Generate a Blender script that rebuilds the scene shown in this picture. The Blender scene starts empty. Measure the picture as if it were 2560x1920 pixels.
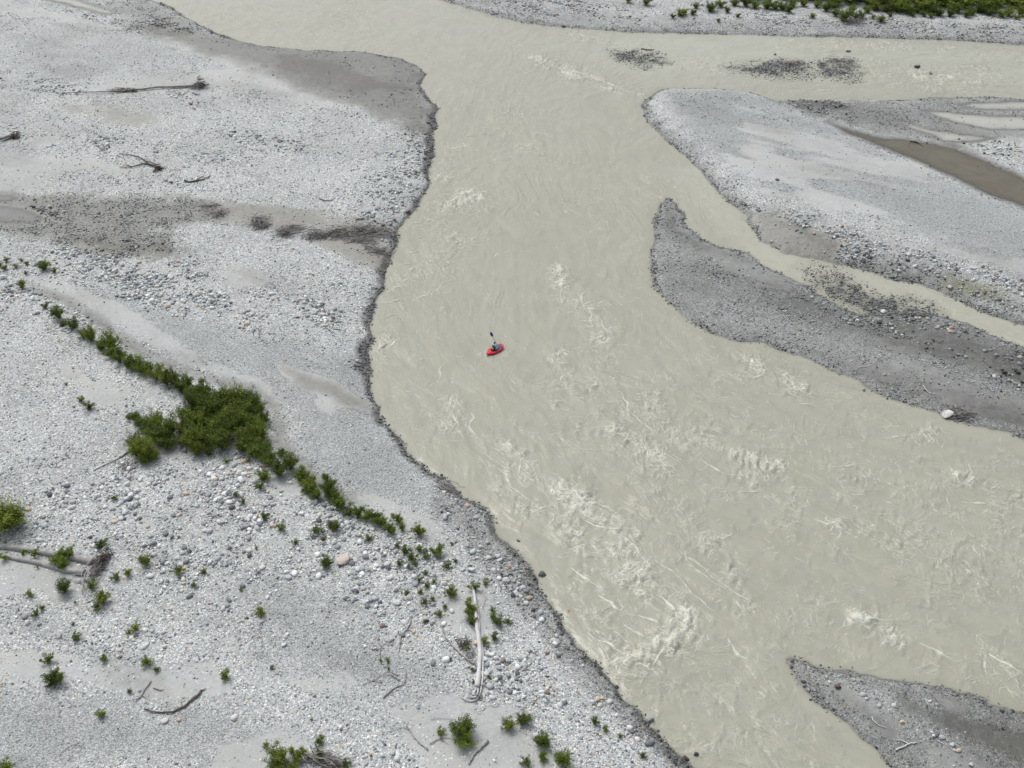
import bpy, bmesh, math, random
import numpy as np
from mathutils import Vector, Matrix
random.seed(7)
rng = np.random.default_rng(11)
scene = bpy.context.scene
C = scene.collection

# ------------------------------------------------------------------ camera, sky, sun, exposure
PITCH, HFOV, CAMH = 38.0, 52.0, 62.0
cam_d = bpy.data.cameras.new('camera')
cam_d.sensor_fit = 'HORIZONTAL'
cam_d.angle = math.radians(HFOV)
cam_d.clip_end = 20000
cam = bpy.data.objects.new('camera', cam_d)
cam.location = (0, 0, CAMH)
cam.rotation_euler = (math.radians(90 - PITCH), 0, 0)
C.objects.link(cam)
scene.camera = cam

SUN_EL, SUN_AZ = 58.0, -35.0          # azimuth from +Y towards +X, degrees (the sun stands beyond the river, to the left)
world = bpy.data.worlds.new('World')
scene.world = world
world.use_nodes = True
wn = world.node_tree
bg = wn.nodes['Background']
sky = wn.nodes.new('ShaderNodeTexSky')
sky.sky_type = 'NISHITA'
sky.sun_disc = False
sky.sun_elevation = math.radians(SUN_EL)
sky.sun_rotation = math.radians(SUN_AZ)
sky.dust_density = 4.0
sky.ozone_density = 1.0
hs = wn.nodes.new('ShaderNodeHueSaturation')     # a cloud layer greys the sky's light
hs.inputs['Saturation'].default_value = 0.38
wn.links.new(sky.outputs[0], hs.inputs['Color'])
wn.links.new(hs.outputs[0], bg.inputs['Color'])
bg.inputs['Strength'].default_value = 0.12
sun_d = bpy.data.lights.new('sun', 'SUN')
sun_d.energy = 1.35
sun_d.angle = math.radians(26)
sun_d.color = (1.0, 0.98, 0.95)
sun = bpy.data.objects.new('sun', sun_d)
az, el = math.radians(SUN_AZ), math.radians(SUN_EL)
sd = Vector((math.sin(az) * math.cos(el), math.cos(az) * math.cos(el), math.sin(el)))
sun.rotation_euler = sd.to_track_quat('Z', 'Y').to_euler()
C.objects.link(sun)
vs = scene.view_settings
vs.view_transform = 'Standard'
vs.look = 'None'
vs.gamma = 1.0
vs.use_curve_mapping = False
vs.exposure = 0.31
scene.render.engine = 'CYCLES'
scene.cycles.use_denoising = True
scene.cycles.denoising_prefilter = 'ACCURATE'
scene.cycles.adaptive_threshold = 0.02
scene.cycles.max_bounces = 3
scene.cycles.diffuse_bounces = 2
scene.cycles.glossy_bounces = 2
scene.cycles.transmission_bounces = 1
scene.cycles.transparent_max_bounces = 8

# ------------------------------------------------------------------ helpers
FPX = 1280 / math.tan(math.radians(HFOV / 2))
_p = math.radians(PITCH)

def at(px, py, z=0.0):
    """a photo pixel -> the point of the plain at height z"""
    a, b = px - 1280, 960 - py
    d = (a, FPX * math.cos(_p) + b * math.sin(_p), -FPX * math.sin(_p) + b * math.cos(_p))
    t = (z - CAMH) / d[2]
    return np.array([d[0] * t, d[1] * t, z])

def ppm(x, y, z=0):
    """photo pixels per metre at a place"""
    return FPX / (y * math.cos(_p) + (CAMH - z) * math.sin(_p))

def W(*pts):
    """polygon given in photo pixels, or world points as 3-tuples ('w', x, y)"""
    out = []
    for p in pts:
        out.append((p[1], p[2]) if p[0] == 'w' else tuple(at(*p)[:2]))
    return np.array(out, np.float64)

def hash2(ix, iy, seed):
    h = (ix.astype(np.int64) * 374761393 + iy.astype(np.int64) * 668265263 + seed * 974711) & 0x7fffffff
    h = ((h ^ (h >> 13)) * 1274126177) & 0x7fffffff
    h = (h ^ (h >> 16)) & 0xffff
    return h / 65535.0

def vnoise(x, y, seed=0):
    ix, iy = np.floor(x), np.floor(y)
    fx, fy = x - ix, y - iy
    fx = fx * fx * (3 - 2 * fx); fy = fy * fy * (3 - 2 * fy)
    a = hash2(ix, iy, seed); b = hash2(ix + 1, iy, seed)
    c = hash2(ix, iy + 1, seed); d = hash2(ix + 1, iy + 1, seed)
    return (a + (b - a) * fx) + ((c + (d - c) * fx) - (a + (b - a) * fx)) * fy

def fbm(x, y, seed=0, oct=4, gain=0.5):
    s, a, n = 0, 1.0, 0
    for i in range(oct):
        s = s + a * (vnoise(x * 2 ** i + 17.3 * i, y * 2 ** i - 9.1 * i, seed + i) * 2 - 1)
        n += a; a *= gain
    return s / n

def sstep(a, b, x):
    t = np.clip((x - a) / (b - a), 0, 1)
    return t * t * (3 - 2 * t)

def seg_dist(poly, X, Y, closed=True):
    n = len(poly)
    best = np.full(X.shape, 1e12)
    for i in range(n if closed else n - 1):
        ax, ay = poly[i]; bx, by = poly[(i + 1) % n]
        dx, dy = bx - ax, by - ay
        L = dx * dx + dy * dy + 1e-12
        t = np.clip(((X - ax) * dx + (Y - ay) * dy) / L, 0, 1)
        best = np.minimum(best, (X - ax - t * dx) ** 2 + (Y - ay - t * dy) ** 2)
    return np.sqrt(best)

def inside(poly, X, Y):
    n = len(poly)
    c = np.zeros(X.shape, bool)
    for i in range(n):
        ax, ay = poly[i]; bx, by = poly[(i + 1) % n]
        if ay == by: continue
        m = (ay > Y) != (by > Y)
        c ^= m & (X < (bx - ax) * (Y - ay) / (by - ay) + ax)
    return c

def sdist(poly, X, Y):
    d = seg_dist(poly, X, Y)
    return np.where(inside(poly, X, Y), d, -d)

def link(o, parent=None):
    C.objects.link(o)
    if parent is not None: o.parent = parent
    return o

def tag(o, label=None, cat=None, group=None, kind=None):
    if label: o['label'] = label
    if cat: o['category'] = cat
    if group: o['group'] = group
    if kind: o['kind'] = kind
    return o

def mesh_np(name, V, F, mat, smooth=True, attrs=None, cols=None):
    """numpy verts (n,3), faces (m,k) -> mesh"""
    me = bpy.data.meshes.new(name)
    V = np.asarray(V, np.float32); F = np.asarray(F, np.int32)
    n, k = F.shape
    me.vertices.add(len(V)); me.vertices.foreach_set('co', V.ravel())
    me.loops.add(n * k); me.loops.foreach_set('vertex_index', F.ravel())
    me.polygons.add(n)
    me.polygons.foreach_set('loop_start', np.arange(0, n * k, k, dtype=np.int32))
    me.polygons.foreach_set('loop_total', np.full(n, k, np.int32))
    me.polygons.foreach_set('use_smooth', np.full(n, smooth, bool))
    for an, av in (attrs or {}).items():
        a = me.attributes.new(an, 'FLOAT', 'POINT'); a.data.foreach_set('value', np.asarray(av, np.float32))
    for an, av in (cols or {}).items():
        a = me.attributes.new(an, 'FLOAT_COLOR', 'POINT')
        av = np.asarray(av, np.float32)
        if av.shape[1] == 3: av = np.concatenate([av, np.ones((len(av), 1), np.float32)], 1)
        a.data.foreach_set('color', av.ravel())
    me.update(calc_edges=True)
    if mat: me.materials.append(mat)
    return me

class MB:
    """collects shapes into one mesh"""
    def __init__(s): s.v = []; s.f = []
    def add(s, v, f):
        o = len(s.v); s.v += [tuple(p) for p in v]; s.f += [tuple(i + o for i in q) for q in f]; return s
    def tube(s, pts, rad, n=7, flat=1.0, cap=True):
        pts = [Vector(p) for p in pts]
        if not hasattr(rad, '__len__'): rad = [rad] * len(pts)
        ref = None; rings = []
        for i, p in enumerate(pts):
            t = (pts[min(i + 1, len(pts) - 1)] - pts[max(i - 1, 0)])
            t = t.normalized() if t.length > 1e-9 else Vector((0, 0, 1))
            if ref is None:
                ref = Vector((0, 0, 1)) if abs(t.z) < .9 else Vector((1, 0, 0))
            a = t.cross(ref).normalized(); b = a.cross(t).normalized(); ref = b
            rings.append([p + (a * math.cos(2 * math.pi * k / n) + b * math.sin(2 * math.pi * k / n) * flat) * rad[i] for k in range(n)])
        v = [q for r in rings for q in r]; f = []
        for i in range(len(pts) - 1):
            for k in range(n):
                f.append((i * n + k, i * n + (k + 1) % n, (i + 1) * n + (k + 1) % n, (i + 1) * n + k))
        if cap:
            f.append(tuple(range(n))[::-1]); f.append(tuple((len(pts) - 1) * n + k for k in range(n)))
        return s.add(v, f)
    def build(s, name, mat, parent=None, smooth=True):
        me = bpy.data.meshes.new(name); me.from_pydata(s.v, [], s.f)
        me.polygons.foreach_set('use_smooth', [smooth] * len(me.polygons)); me.update()
        if mat: me.materials.append(mat)
        return link(bpy.data.objects.new(name, me), parent)

def empty(name, loc, rz=0):
    o = bpy.data.objects.new(name, None); C.objects.link(o)
    o.empty_display_size = .2
    o.location = loc; o.rotation_euler = (0, 0, rz)
    return o

# ------------------------------------------------------------------ materials
class NT:
    def __init__(s, name):
        s.m = bpy.data.materials.new(name); s.m.use_nodes = True
        s.t = s.m.node_tree; s.b = s.t.nodes['Principled BSDF']; s.out = s.t.nodes['Material Output']
        s.pos = None
    def n(s, typ, **kw):
        o = s.t.nodes.new(typ)
        for k, v in kw.items(): setattr(o, k, v)
        return o
    def l(s, a, b): s.t.links.new(a, b)
    def setv(s, sock, v):
        if hasattr(v, 'links') or isinstance(v, bpy.types.NodeSocket): s.l(v, sock)
        else: sock.default_value = v
    def P(s):
        if s.pos is None: s.pos = s.n('ShaderNodeNewGeometry').outputs['Position']
        return s.pos
    def noise(s, scale, detail=3, rough=.55, vec=None, dist=0):
        o = s.n('ShaderNodeTexNoise'); o.inputs['Scale'].default_value = scale
        o.inputs['Detail'].default_value = detail; o.inputs['Roughness'].default_value = rough
        o.inputs['Distortion'].default_value = dist
        s.l(vec if vec is not None else s.P(), o.inputs['Vector']); return o
    def vor(s, scale, vec=None, rnd=1.0):
        o = s.n('ShaderNodeTexVoronoi'); o.inputs['Scale'].default_value = scale
        o.inputs['Randomness'].default_value = rnd
        s.l(vec if vec is not None else s.P(), o.inputs['Vector']); return o
    def attr(s, name, fac=True, typ='GEOMETRY'):
        o = s.n('ShaderNodeAttribute'); o.attribute_name = name; o.attribute_type = typ
        return o.outputs['Fac'] if fac else o.outputs['Color']
    def math(s, op, a, b=0.0, c=None, clamp=False):
        o = s.n('ShaderNodeMath', operation=op, use_clamp=clamp)
        s.setv(o.inputs[0], a); s.setv(o.inputs[1], b)
        if c is not None: s.setv(o.inputs[2], c)
        return o.outputs[0]
    def mapr(s, v, a, b, c=0.0, d=1.0, smooth=True):
        o = s.n('ShaderNodeMapRange'); o.interpolation_type = 'SMOOTHSTEP' if smooth else 'LINEAR'
        s.setv(o.inputs['Value'], v)
        for k, x in zip(('From Min', 'From Max', 'To Min', 'To Max'), (a, b, c, d)): o.inputs[k].default_value = x
        return o.outputs['Result']
    def mix(s, f, a, b, blend='MIX'):
        o = s.n('ShaderNodeMix', data_type='RGBA', blend_type=blend)
        s.setv(o.inputs[0], f); s.setv(o.inputs[6], a); s.setv(o.inputs[7], b)
        return o.outputs[2]
    def ramp(s, f, stops, const=False):
        o = s.n('ShaderNodeValToRGB'); cr = o.color_ramp
        if const: cr.interpolation = 'CONSTANT'
        while len(cr.elements) > 1: cr.elements.remove(cr.elements[-1])
        cr.elements[0].position = stops[0][0]; cr.elements[0].color = (*stops[0][1], 1)
        for p, c in stops[1:]:
            e = cr.elements.new(p); e.color = (*c, 1)
        s.l(f, o.inputs[0]); return o.outputs[0]
    def bump(s, h, strength, dist=1.0, normal=None):
        o = s.n('ShaderNodeBump'); o.inputs['Strength'].default_value = strength; o.inputs['Distance'].default_value = dist
        s.l(h, o.inputs['Height'])
        if normal is not None: s.l(normal, o.inputs['Normal'])
        return o.outputs[0]
    def set(s, **kw):
        for k, v in kw.items(): s.setv(s.b.inputs[k.replace('_', ' ')], v)
        return s.m

def c3(r, g, b): return (r, g, b, 1)

STONE_STOPS = [(0.0, (.11, .117, .125)), (.08, (.20, .212, .225)), (.20, (.33, .345, .36)), (.36, (.47, .485, .495)),
               (.54, (.62, .635, .635)), (.72, (.80, .81, .80)), (.90, (.66, .63, .57)), (.945, (.66, .52, .38)), (.97, (.60, .45, .38)), (.985, (.26, .18, .155))]

def ground_material():
    s = NT('river_gravel')
    wet, sand, fine, brown = s.attr('wet'), s.attr('sand'), s.attr('fine'), s.attr('brown')
    olive = s.attr('olive')
    # warp the lookup a little so that stone outlines are not perfect cells
    vA = s.vor(7.5); vB = s.vor(3.6); vC = s.vor(16.0)
    sepA = s.n('ShaderNodeSeparateColor'); s.l(vA.outputs['Color'], sepA.inputs[0])
    sepB = s.n('ShaderNodeSeparateColor'); s.l(vB.outputs['Color'], sepB.inputs[0])
    sepC = s.n('ShaderNodeSeparateColor'); s.l(vC.outputs['Color'], sepC.inputs[0])
    colA = s.ramp(sepA.outputs[0], STONE_STOPS, True)
    colB = s.ramp(sepB.outputs[0], STONE_STOPS, True)
    colC = s.ramp(sepC.outputs[0], [(0, (.13, .137, .145)), (.20, (.28, .29, .30)), (.5, (.43, .44, .445)), (.82, (.66, .665, .66))], True)
    n1 = s.noise(.35, 4)
    n2 = s.noise(2.3, 4)
    silt = s.mix(s.mapr(n2.outputs['Fac'], .3, .7), c3(.40, .405, .41), c3(.47, .473, .475))
    silt = s.mix(s.mapr(n1.outputs['Fac'], .35, .7), silt, c3(.455, .45, .435))
    # fine grit under everything, then pebbles, then a few larger stones
    base = s.mix(.55, silt, colC)
    clump = s.mapr(s.math('ADD', n2.outputs['Fac'], s.math('MULTIPLY', n1.outputs['Fac'], .8)), .65, 1.05)
    mA = s.math('MULTIPLY', s.mapr(vA.outputs['Distance'], .60, .48), s.mapr(s.math('ADD', sepA.outputs[1], s.math('MULTIPLY', clump, .45)), .5, .56))
    base = s.mix(s.math('MULTIPLY', mA, .9), base, colA)
    mB = s.math('MULTIPLY', s.mapr(vB.outputs['Distance'], .46, .38), s.mapr(s.math('ADD', sepB.outputs[1], s.math('MULTIPLY', clump, .3)), .88, .94))
    mB = s.math('MULTIPLY', mB, s.mapr(fine, .2, .8, 1, 0))
    base = s.mix(mB, base, colB)
    fg = s.mix(1.0, s.mix(.8, c3(.31, .32, .33), colC), c3(.84, .84, .84), 'MULTIPLY')
    fgm = s.math('MULTIPLY', fine, .8)
    base = s.mix(fgm, base, fg)
    # silt smooths over the stones
    smp = s.n('ShaderNodeMapping'); smp.vector_type = 'TEXTURE'; smp.inputs['Rotation'].default_value = (0, 0, math.radians(-28)); smp.inputs['Scale'].default_value = (5.0, 1.0, 1.0); s.l(s.P(), smp.inputs['Vector'])
    stk = s.noise(.55, 4, .6, smp.outputs[0], .8)
    sand = s.math('ADD', sand, s.mapr(stk.outputs['Fac'], .56, .74, 0, .42))
    sm = s.mapr(s.math('ADD', sand, s.math('MULTIPLY', s.math('SUBTRACT', n2.outputs['Fac'], .5), .6)), .35, .65)
    pebs = s.math('MULTIPLY', mA, s.mapr(sepA.outputs[2], .84, .88))
    smk = s.math('MULTIPLY', sm, s.math('SUBTRACT', 1.0, pebs))
    base = s.mix(s.math('MULTIPLY', smk, .93), base, silt)
    # large soft tone variation of the deposit
    n3 = s.noise(.12, 3)
    base = s.mix(s.mapr(n3.outputs['Fac'], .35, .65, 0, .6), base, s.mix(1.0, base, c3(.80, .80, .79), 'MULTIPLY'))
    base = s.mix(s.math('MULTIPLY', brown, .42), base, s.mix(1.0, base, c3(.92, .86, .74), 'MULTIPLY'))
    # wet silt and stones are darker
    wn_ = s.math('ADD', wet, s.math('MULTIPLY', s.math('SUBTRACT', s.noise(1.6, 4).outputs['Fac'], .5), .55), clamp=True)
    wfac = s.math('MULTIPLY', wn_, s.mapr(wet, .02, .15))
    dark = s.mix(1.0, base, c3(.232, .227, .210), 'MULTIPLY')
    col = s.mix(wfac, base, dark)
    col = s.mix(1.0, col, c3(.975, 1.0, .985), 'MULTIPLY')
    col = s.mix(s.math('MULTIPLY', olive, s.mapr(n2.outputs['Fac'], .35, .6)), col, c3(.16, .165, .05))
    h = s.math('ADD', s.math('MULTIPLY', s.math('MULTIPLY', mA, s.mapr(vA.outputs['Distance'], .6, 0)), .05),
               s.math('MULTIPLY', s.math('MULTIPLY', mB, s.mapr(vB.outputs['Distance'], .5, 0)), .10))
    h = s.math('ADD', h, s.math('MULTIPLY', n2.outputs['Fac'], .05))
    h = s.math('MULTIPLY', h, s.mapr(sm, 0, 1, 1, .3))
    nb = s.bump(h, .8, 1.0)
    return s.set(Base_Color=col, Roughness=s.mapr(wfac, 0, 1, .9, .45), Normal=nb)

def water_material(name, deep, shallow):
    s = NT(name)
    foam, depth, tone, rap_ = s.attr('foam'), s.attr('depth'), s.attr('tone'), s.attr('rap')
    flow = s.n('ShaderNodeCombineXYZ'); s.l(s.attr('fu'), flow.inputs[0]); s.l(s.attr('fv'), flow.inputs[1])
    def drawn(scale, detail, dist, seed):
        mp = s.n('ShaderNodeMapping'); mp.inputs['Scale'].default_value = (.74, 1.0, 1.0); mp.inputs['Location'].default_value = (seed * 31.0, seed * 17.0, seed * 5.0)
        s.l(flow.outputs[0], mp.inputs['Vector'])
        return s.noise(scale, detail, .58, mp.outputs[0], dist).outputs['Fac']
    nA = drawn(.60, 4, .7, 1); nB = drawn(1.55, 3, .5, 2)
    br = s.noise(.33, 3); lace = s.noise(4.5, 3, .65, dist=1.2)
    aA = s.math('ABSOLUTE', s.math('SUBTRACT', nA, .5)); aB = s.math('ABSOLUTE', s.math('SUBTRACT', nB, .5))
    aL = s.math('ABSOLUTE', s.math('SUBTRACT', lace.outputs['Fac'], .5))
    act = s.mapr(s.math('ADD', br.outputs['Fac'], s.math('MULTIPLY', rap_, .30)), .47, .68)
    actB = s.mapr(s.math('ADD', lace.outputs['Fac'], s.math('MULTIPLY', rap_, .22)), .52, .66)
    chop = s.attr('chop')
    lA = s.math('MULTIPLY', s.math('MULTIPLY', s.mapr(aA, .030, .003), act), chop)
    lB = s.math('MULTIPLY', s.math('MULTIPLY', s.mapr(aB, .045, .006), actB), chop)
    col = s.mix(s.mapr(nA, .3, .7), deep, shallow)
    col = s.mix(s.mapr(tone, -1, 1, 0, 1, False), s.mix(1.0, col, c3(.965, .967, .975), 'MULTIPLY'), s.mix(1.0, col, c3(1.03, 1.03, 1.02), 'MULTIPLY'))
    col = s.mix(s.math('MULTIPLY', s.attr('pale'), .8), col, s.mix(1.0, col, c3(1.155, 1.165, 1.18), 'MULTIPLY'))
    # thin silty crests, and white water where the stream breaks
    crest = s.math('MAXIMUM', s.math('MULTIPLY', lA, .75), s.math('MULTIPLY', lB, .38))
    col = s.mix(s.math('MULTIPLY', crest, .8), col, c3(.47, .47, .385))
    fl = s.mapr(aL, .10, .01)
    wh = s.math('MULTIPLY', s.mapr(s.math('ADD', foam, s.math('MULTIPLY', s.math('SUBTRACT', fl, .55), 1.0)), .40, 1.0), s.mapr(foam, .16, .55))
    wl = s.math('MULTIPLY', s.math('MAXIMUM', lA, s.math('MULTIPLY', lB, .6)), s.mapr(rap_, .45, 1.3))
    ff = s.math('MAXIMUM', wh, wl)
    col = s.mix(s.math('MULTIPLY', ff, .92), col, c3(.62, .622, .545))
    hb = s.math('ADD', s.math('MULTIPLY', nA, .16), s.math('MULTIPLY', nB, .07))
    hb = s.math('ADD', hb, s.math('ADD', s.math('MULTIPLY', s.mapr(aA, .07, 0, 0, 1, False), s.math('MULTIPLY', act, .045)), s.math('MULTIPLY', s.mapr(aB, .08, 0, 0, 1, False), s.math('MULTIPLY', actB, .02))))
    hb = s.math('ADD', hb, s.math('MULTIPLY', lace.outputs['Fac'], .014))
    nb = s.bump(s.math('MULTIPLY', hb, chop), .9, 1.0)
    s.set(Base_Color=col, Roughness=s.mapr(ff, 0, 1, .15, .7), IOR=1.33, Normal=nb)
    tr = s.n('ShaderNodeBsdfTransparent'); mx = s.n('ShaderNodeMixShader')
    a = s.math('SUBTRACT', 1.0, s.math('EXPONENT', s.math('MULTIPLY', s.math('MAXIMUM', depth, 0.0), -22.0)))
    s.l(a, mx.inputs[0]); s.l(tr.outputs[0], mx.inputs[1]); s.l(s.b.outputs[0], mx.inputs[2])
    s.l(mx.outputs[0], s.out.inputs['Surface'])
    return s.m

def stone_material(attr=True):
    s = NT('river_stone')
    if attr: col = s.attr('tint', False)
    else:
        oi = s.n('ShaderNodeObjectInfo'); col = s.ramp(oi.outputs['Random'], STONE_STOPS, True)
        col = s.mix(1.0, col, oi.outputs['Color'], 'MULTIPLY')
    n = s.noise(6, 4); n2 = s.noise(30, 3)
    col = s.mix(s.mapr(n.outputs['Fac'], .3, .7, 0, .5), col, s.mix(1.0, col, c3(.72, .73, .74), 'MULTIPLY'))
    return s.set(Base_Color=col, Roughness=.8, Normal=s.bump(n2.outputs['Fac'], .25, .03))

def plain(name, col, rough=.6, col2=None, scale=6.0, bump=0.0, bscale=20, **kw):
    s = NT(name)
    tc = s.n('ShaderNodeTexCoord')
    if col2 is not None:
        n = s.noise(scale, 4, vec=tc.outputs['Object'])
        cc = s.mix(s.mapr(n.outputs['Fac'], .35, .65), c3(*col), c3(*col2))
    else: cc = c3(*col)
    if bump:
        nb = s.noise(bscale, 4, vec=tc.outputs['Object'])
        s.set(Normal=s.bump(nb.outputs['Fac'], bump, .03))
    return s.set(Base_Color=cc, Roughness=rough, **kw)

def wood_material(name, a, b):
    s = NT(name)
    n = s.noise(3, 5); n2 = s.noise(25, 3)
    col = s.mix(s.mapr(n.outputs['Fac'], .35, .65), c3(*a), c3(*b))
    col = s.mix(s.mapr(n2.outputs['Fac'], .5, .75, 0, .45), col, c3(a[0] * .45, a[1] * .43, a[2] * .42))
    return s.set(Base_Color=col, Roughness=.85, Normal=s.bump(n2.outputs['Fac'], .5, .04))

def leaf_material(name, a, b, c):
    s = NT(name)
    t = s.attr('shade')
    oi = s.n('ShaderNodeObjectInfo')
    col = s.ramp(t, [(0, a), (.5, b), (1, c)])
    col = s.mix(s.mapr(oi.outputs['Random'], 0, 1, .3, 0, False), col, c3(a[0] * .95, a[1] * .95, a[2] * 1.0))
    vr = s.n('ShaderNodeCombineColor'); rv = s.mapr(oi.outputs['Random'], 0, 1, .62, 1.08, False)
    s.l(s.math('MULTIPLY', rv, s.mapr(oi.outputs['Random'], .5, 1, 1.0, 1.12)), vr.inputs[0]); s.l(rv, vr.inputs[1]); s.l(rv, vr.inputs[2])
    col = s.mix(1.0, col, vr.outputs[0], 'MULTIPLY')
    s.set(Base_Color=col, Roughness=.55)
    s.b.inputs['Specular IOR Level'].default_value = .35
    tl = s.n('ShaderNodeBsdfTranslucent'); s.l(s.mix(1.0, col, c3(1.0, 1.15, .5), 'MULTIPLY'), tl.inputs['Color'])
    mx = s.n('ShaderNodeMixShader'); mx.inputs[0].default_value = .28
    s.l(s.b.outputs[0], mx.inputs[1]); s.l(tl.outputs[0], mx.inputs[2]); s.l(mx.outputs[0], s.out.inputs['Surface'])
    return s.m

M_ground = ground_material()
M_river = water_material('silty_water', c3(.320, .319, .260), c3(.340, .339, .280))
M_pool = water_material('still_water', c3(.21, .21, .20), c3(.24, .24, .23))
M_brown = water_material('brown_water', c3(.118, .106, .076), c3(.142, .130, .096))
M_milk = water_material('milky_water', c3(.41, .415, .375), c3(.45, .455, .41))
M_stone = stone_material(True)
M_rock = stone_material(False)
M_bleached = wood_material('bleached_wood', (.55, .55, .55), (.64, .63, .62))
M_greywood = wood_material('grey_wood', (.30, .29, .28), (.42, .41, .40))
M_drywood = wood_material('dry_twigs', (.22, .205, .195), (.36, .34, .325))
M_rootwood = wood_material('dark_roots', (.07, .055, .045), (.16, .135, .12))
M_leaf = leaf_material('willow_leaf', (.072, .115, .012), (.145, .212, .020), (.26, .34, .042))
M_leaf2 = leaf_material('bright_leaf', (.095, .15, .014), (.17, .25, .022), (.27, .36, .045))
M_stem = plain('stem_bark', (.10, .08, .06), .9)

# ------------------------------------------------------------------ the valley floor
LEFT_SHORE = [(-600, -112), (-100, -78), (150, -50), (300, -25), (377, 0), (428, 19), (486, 58), (544, 86), (641, 115), (758, 126), (901, 130),
    (1005, 148), (1044, 167), (1062, 187), (1052, 214), (1072, 245), (1092, 272), (1090, 303), (1084, 338), (1085, 373), (1076, 428),
    (1070, 467), (1044, 508), (1017, 544), (994, 583), (980, 638), (968, 679), (961, 718), (938, 749), (928, 803), (922, 873), (921, 912),
    (928, 970), (938, 1013), (955, 1060), (994, 1099), (1029, 1141), (1060, 1177), (1118, 1208), (1161, 1246), (1200, 1262), (1222, 1290),
    (1243, 1342), (1278, 1376), (1316, 1410), (1340, 1451), (1358, 1500), (1388, 1552), (1425, 1591), (1456, 1630), (1495, 1669),
    (1526, 1711), (1557, 1750), (1604, 1789), (1635, 1820), (1672, 1859), (1712, 1898), (1745, 1930), (1850, 2030), (2000, 2200)]
P_LEFT = W(*LEFT_SHORE, ('w', 25, 0), ('w', 60, -400), ('w', -3000, -400), ('w', -3000, 420))
P_FAR = W((-600, -172), (300, -100), (800, -55), (1000, -22), (1103, 0), (1173, 21), (1239, 41), (1297, 54), (1355, 64), (1433, 70), (1511, 76),
    (1589, 81), (1710, 84), (1855, 87), (2011, 91), (2205, 95), (2361, 99), (2439, 104), (2560, 113), (2800, 132), (3600, 180),
    ('w', 4000, 150), ('w', 4000, 5000), ('w', -4000, 5000), ('w', -4000, 520))
P_A = W((1602, 264), (1627, 241), (1651, 226), (1674, 222), (1700, 222), (1760, 222), (1817, 226), (1875, 234), (1949, 253), (2003, 250), (2089, 253),
    (2186, 251), (2283, 249), (2361, 245), (2478, 244), (2560, 249), (2800, 262), (3500, 300), ('w', 500, 120), (3200, 1050), (2800, 905), (2560, 815),
    (2517, 796), (2458, 780), (2400, 753), (2353, 733), (2303, 706), (2244, 700), (2186, 684), (2120, 664), (2050, 651), (2003, 642),
    (1955, 632), (1912, 606), (1886, 576), (1871, 554), (1875, 544), (1852, 529), (1821, 505), (1786, 470), (1751, 432), (1723, 393), (1678, 362), (1651, 334), (1624, 307))
P_B = W((1670, 498), (1690, 515), (1712, 540), (1706, 556), (1723, 575), (1751, 591), (1797, 618), (1867, 636), (1915, 668), (1974, 697), (2022, 718),
    (2064, 750), (2106, 772), (2166, 792), (2240, 782), (2303, 780), (2361, 792), (2419, 811), (2478, 838), (2560, 869), (2800, 960), (3200, 1100), ('w', 120, 62),
    (3100, 1290), (2800, 1180), (2560, 1097), (2528, 1083), (2478, 1072), (2419, 1060), (2361, 1048), (2345, 1031), (2303, 1023), (2244, 1005),
    (2186, 982), (2147, 955), (2089, 932), (2050, 912), (2003, 889), (1953, 876), (1902, 860), (1828, 853), (1778, 836), (1739, 811), (1705, 785),
    (1659, 741), (1639, 718), (1633, 687), (1631, 638), (1635, 583), (1641, 544), (1647, 517))
P_C = W((1957, 1640), (1980, 1637), (2023, 1652), (2089, 1672), (2166, 1690), (2244, 1702), (2322, 1714), (2380, 1727), (2439, 1750), (2509, 1768), (2560, 1786),
    (2750, 1860), (3100, 1990), ('w', 60, 25), (2600, 2250), (2330, 1990), (2240, 1918), (2190, 1886), (2159, 1859), (2120, 1817), (2069, 1778), (2030, 1739), (1995, 1706), (1966, 1672))
SHOALS = [W((1534, 132), (1580, 130), (1640, 138), (1650, 155), (1612, 167), (1580, 157)),
          W((1836, 171), (1902, 159), (1953, 155), (2011, 159), (2034, 167), (2023, 190), (1972, 190), (1914, 185)),
          W((2050, 155), (2128, 155), (2143, 183), (2128, 198), (2050, 187)),
          W((2035, 680), (2075, 690), (2110, 705), (2147, 729), (2205, 753), (2264, 757), (2322, 776), (2283, 788), (2205, 778), (2147, 772), (2100, 745), (2050, 710))]
# still water lying in the bars: (polygon, material, level depth, name, label)
POOLS = [
    (W((2390, 262), (2480, 257), (2580, 254), (2700, 256), (2700, 274), (2560, 274), (2440, 272)), M_milk, 'milky shallow pool nearest the far river arm'),
    (W((2306, 278), (2400, 283), (2480, 291), (2570, 293), (2700, 296), (2700, 340), (2560, 326), (2470, 322), (2390, 306)), M_milk, 'wide milky pool on the wet flats at the right edge'),
    (W((2254, 305), (2320, 322), (2400, 335), (2480, 346), (2440, 353), (2360, 352), (2330, 340), (2280, 322)), M_milk, 'narrow milky pool just above the brown backwater'),
    (W((2066, 305), (2130, 328), (2190, 342), (2275, 352), (2335, 360), (2390, 372), (2480, 410), (2570, 450), (2760, 520), (2760, 600), (2560, 518), (2439, 470), (2361, 430), (2283, 398), (2205, 366), (2128, 336)), M_brown, 'still brown backwater along the right gravel bar'),
    (W((-80, 486), (30, 487), (58, 497), (20, 505), (-80, 505)), M_pool, 'small grey pool at the left edge, upper one'),
    (W((-80, 510), (0, 513), (70, 524), (120, 545), (80, 562), (0, 555), (-80, 552)), M_pool, 'grey pool at the left edge below the smaller one'),
    (W((140, -12), (200, 3), (292, 33), (270, 36), (200, 18), (110, -4)), M_milk, 'thin milky rivulet at the top left corner'),
]
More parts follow.
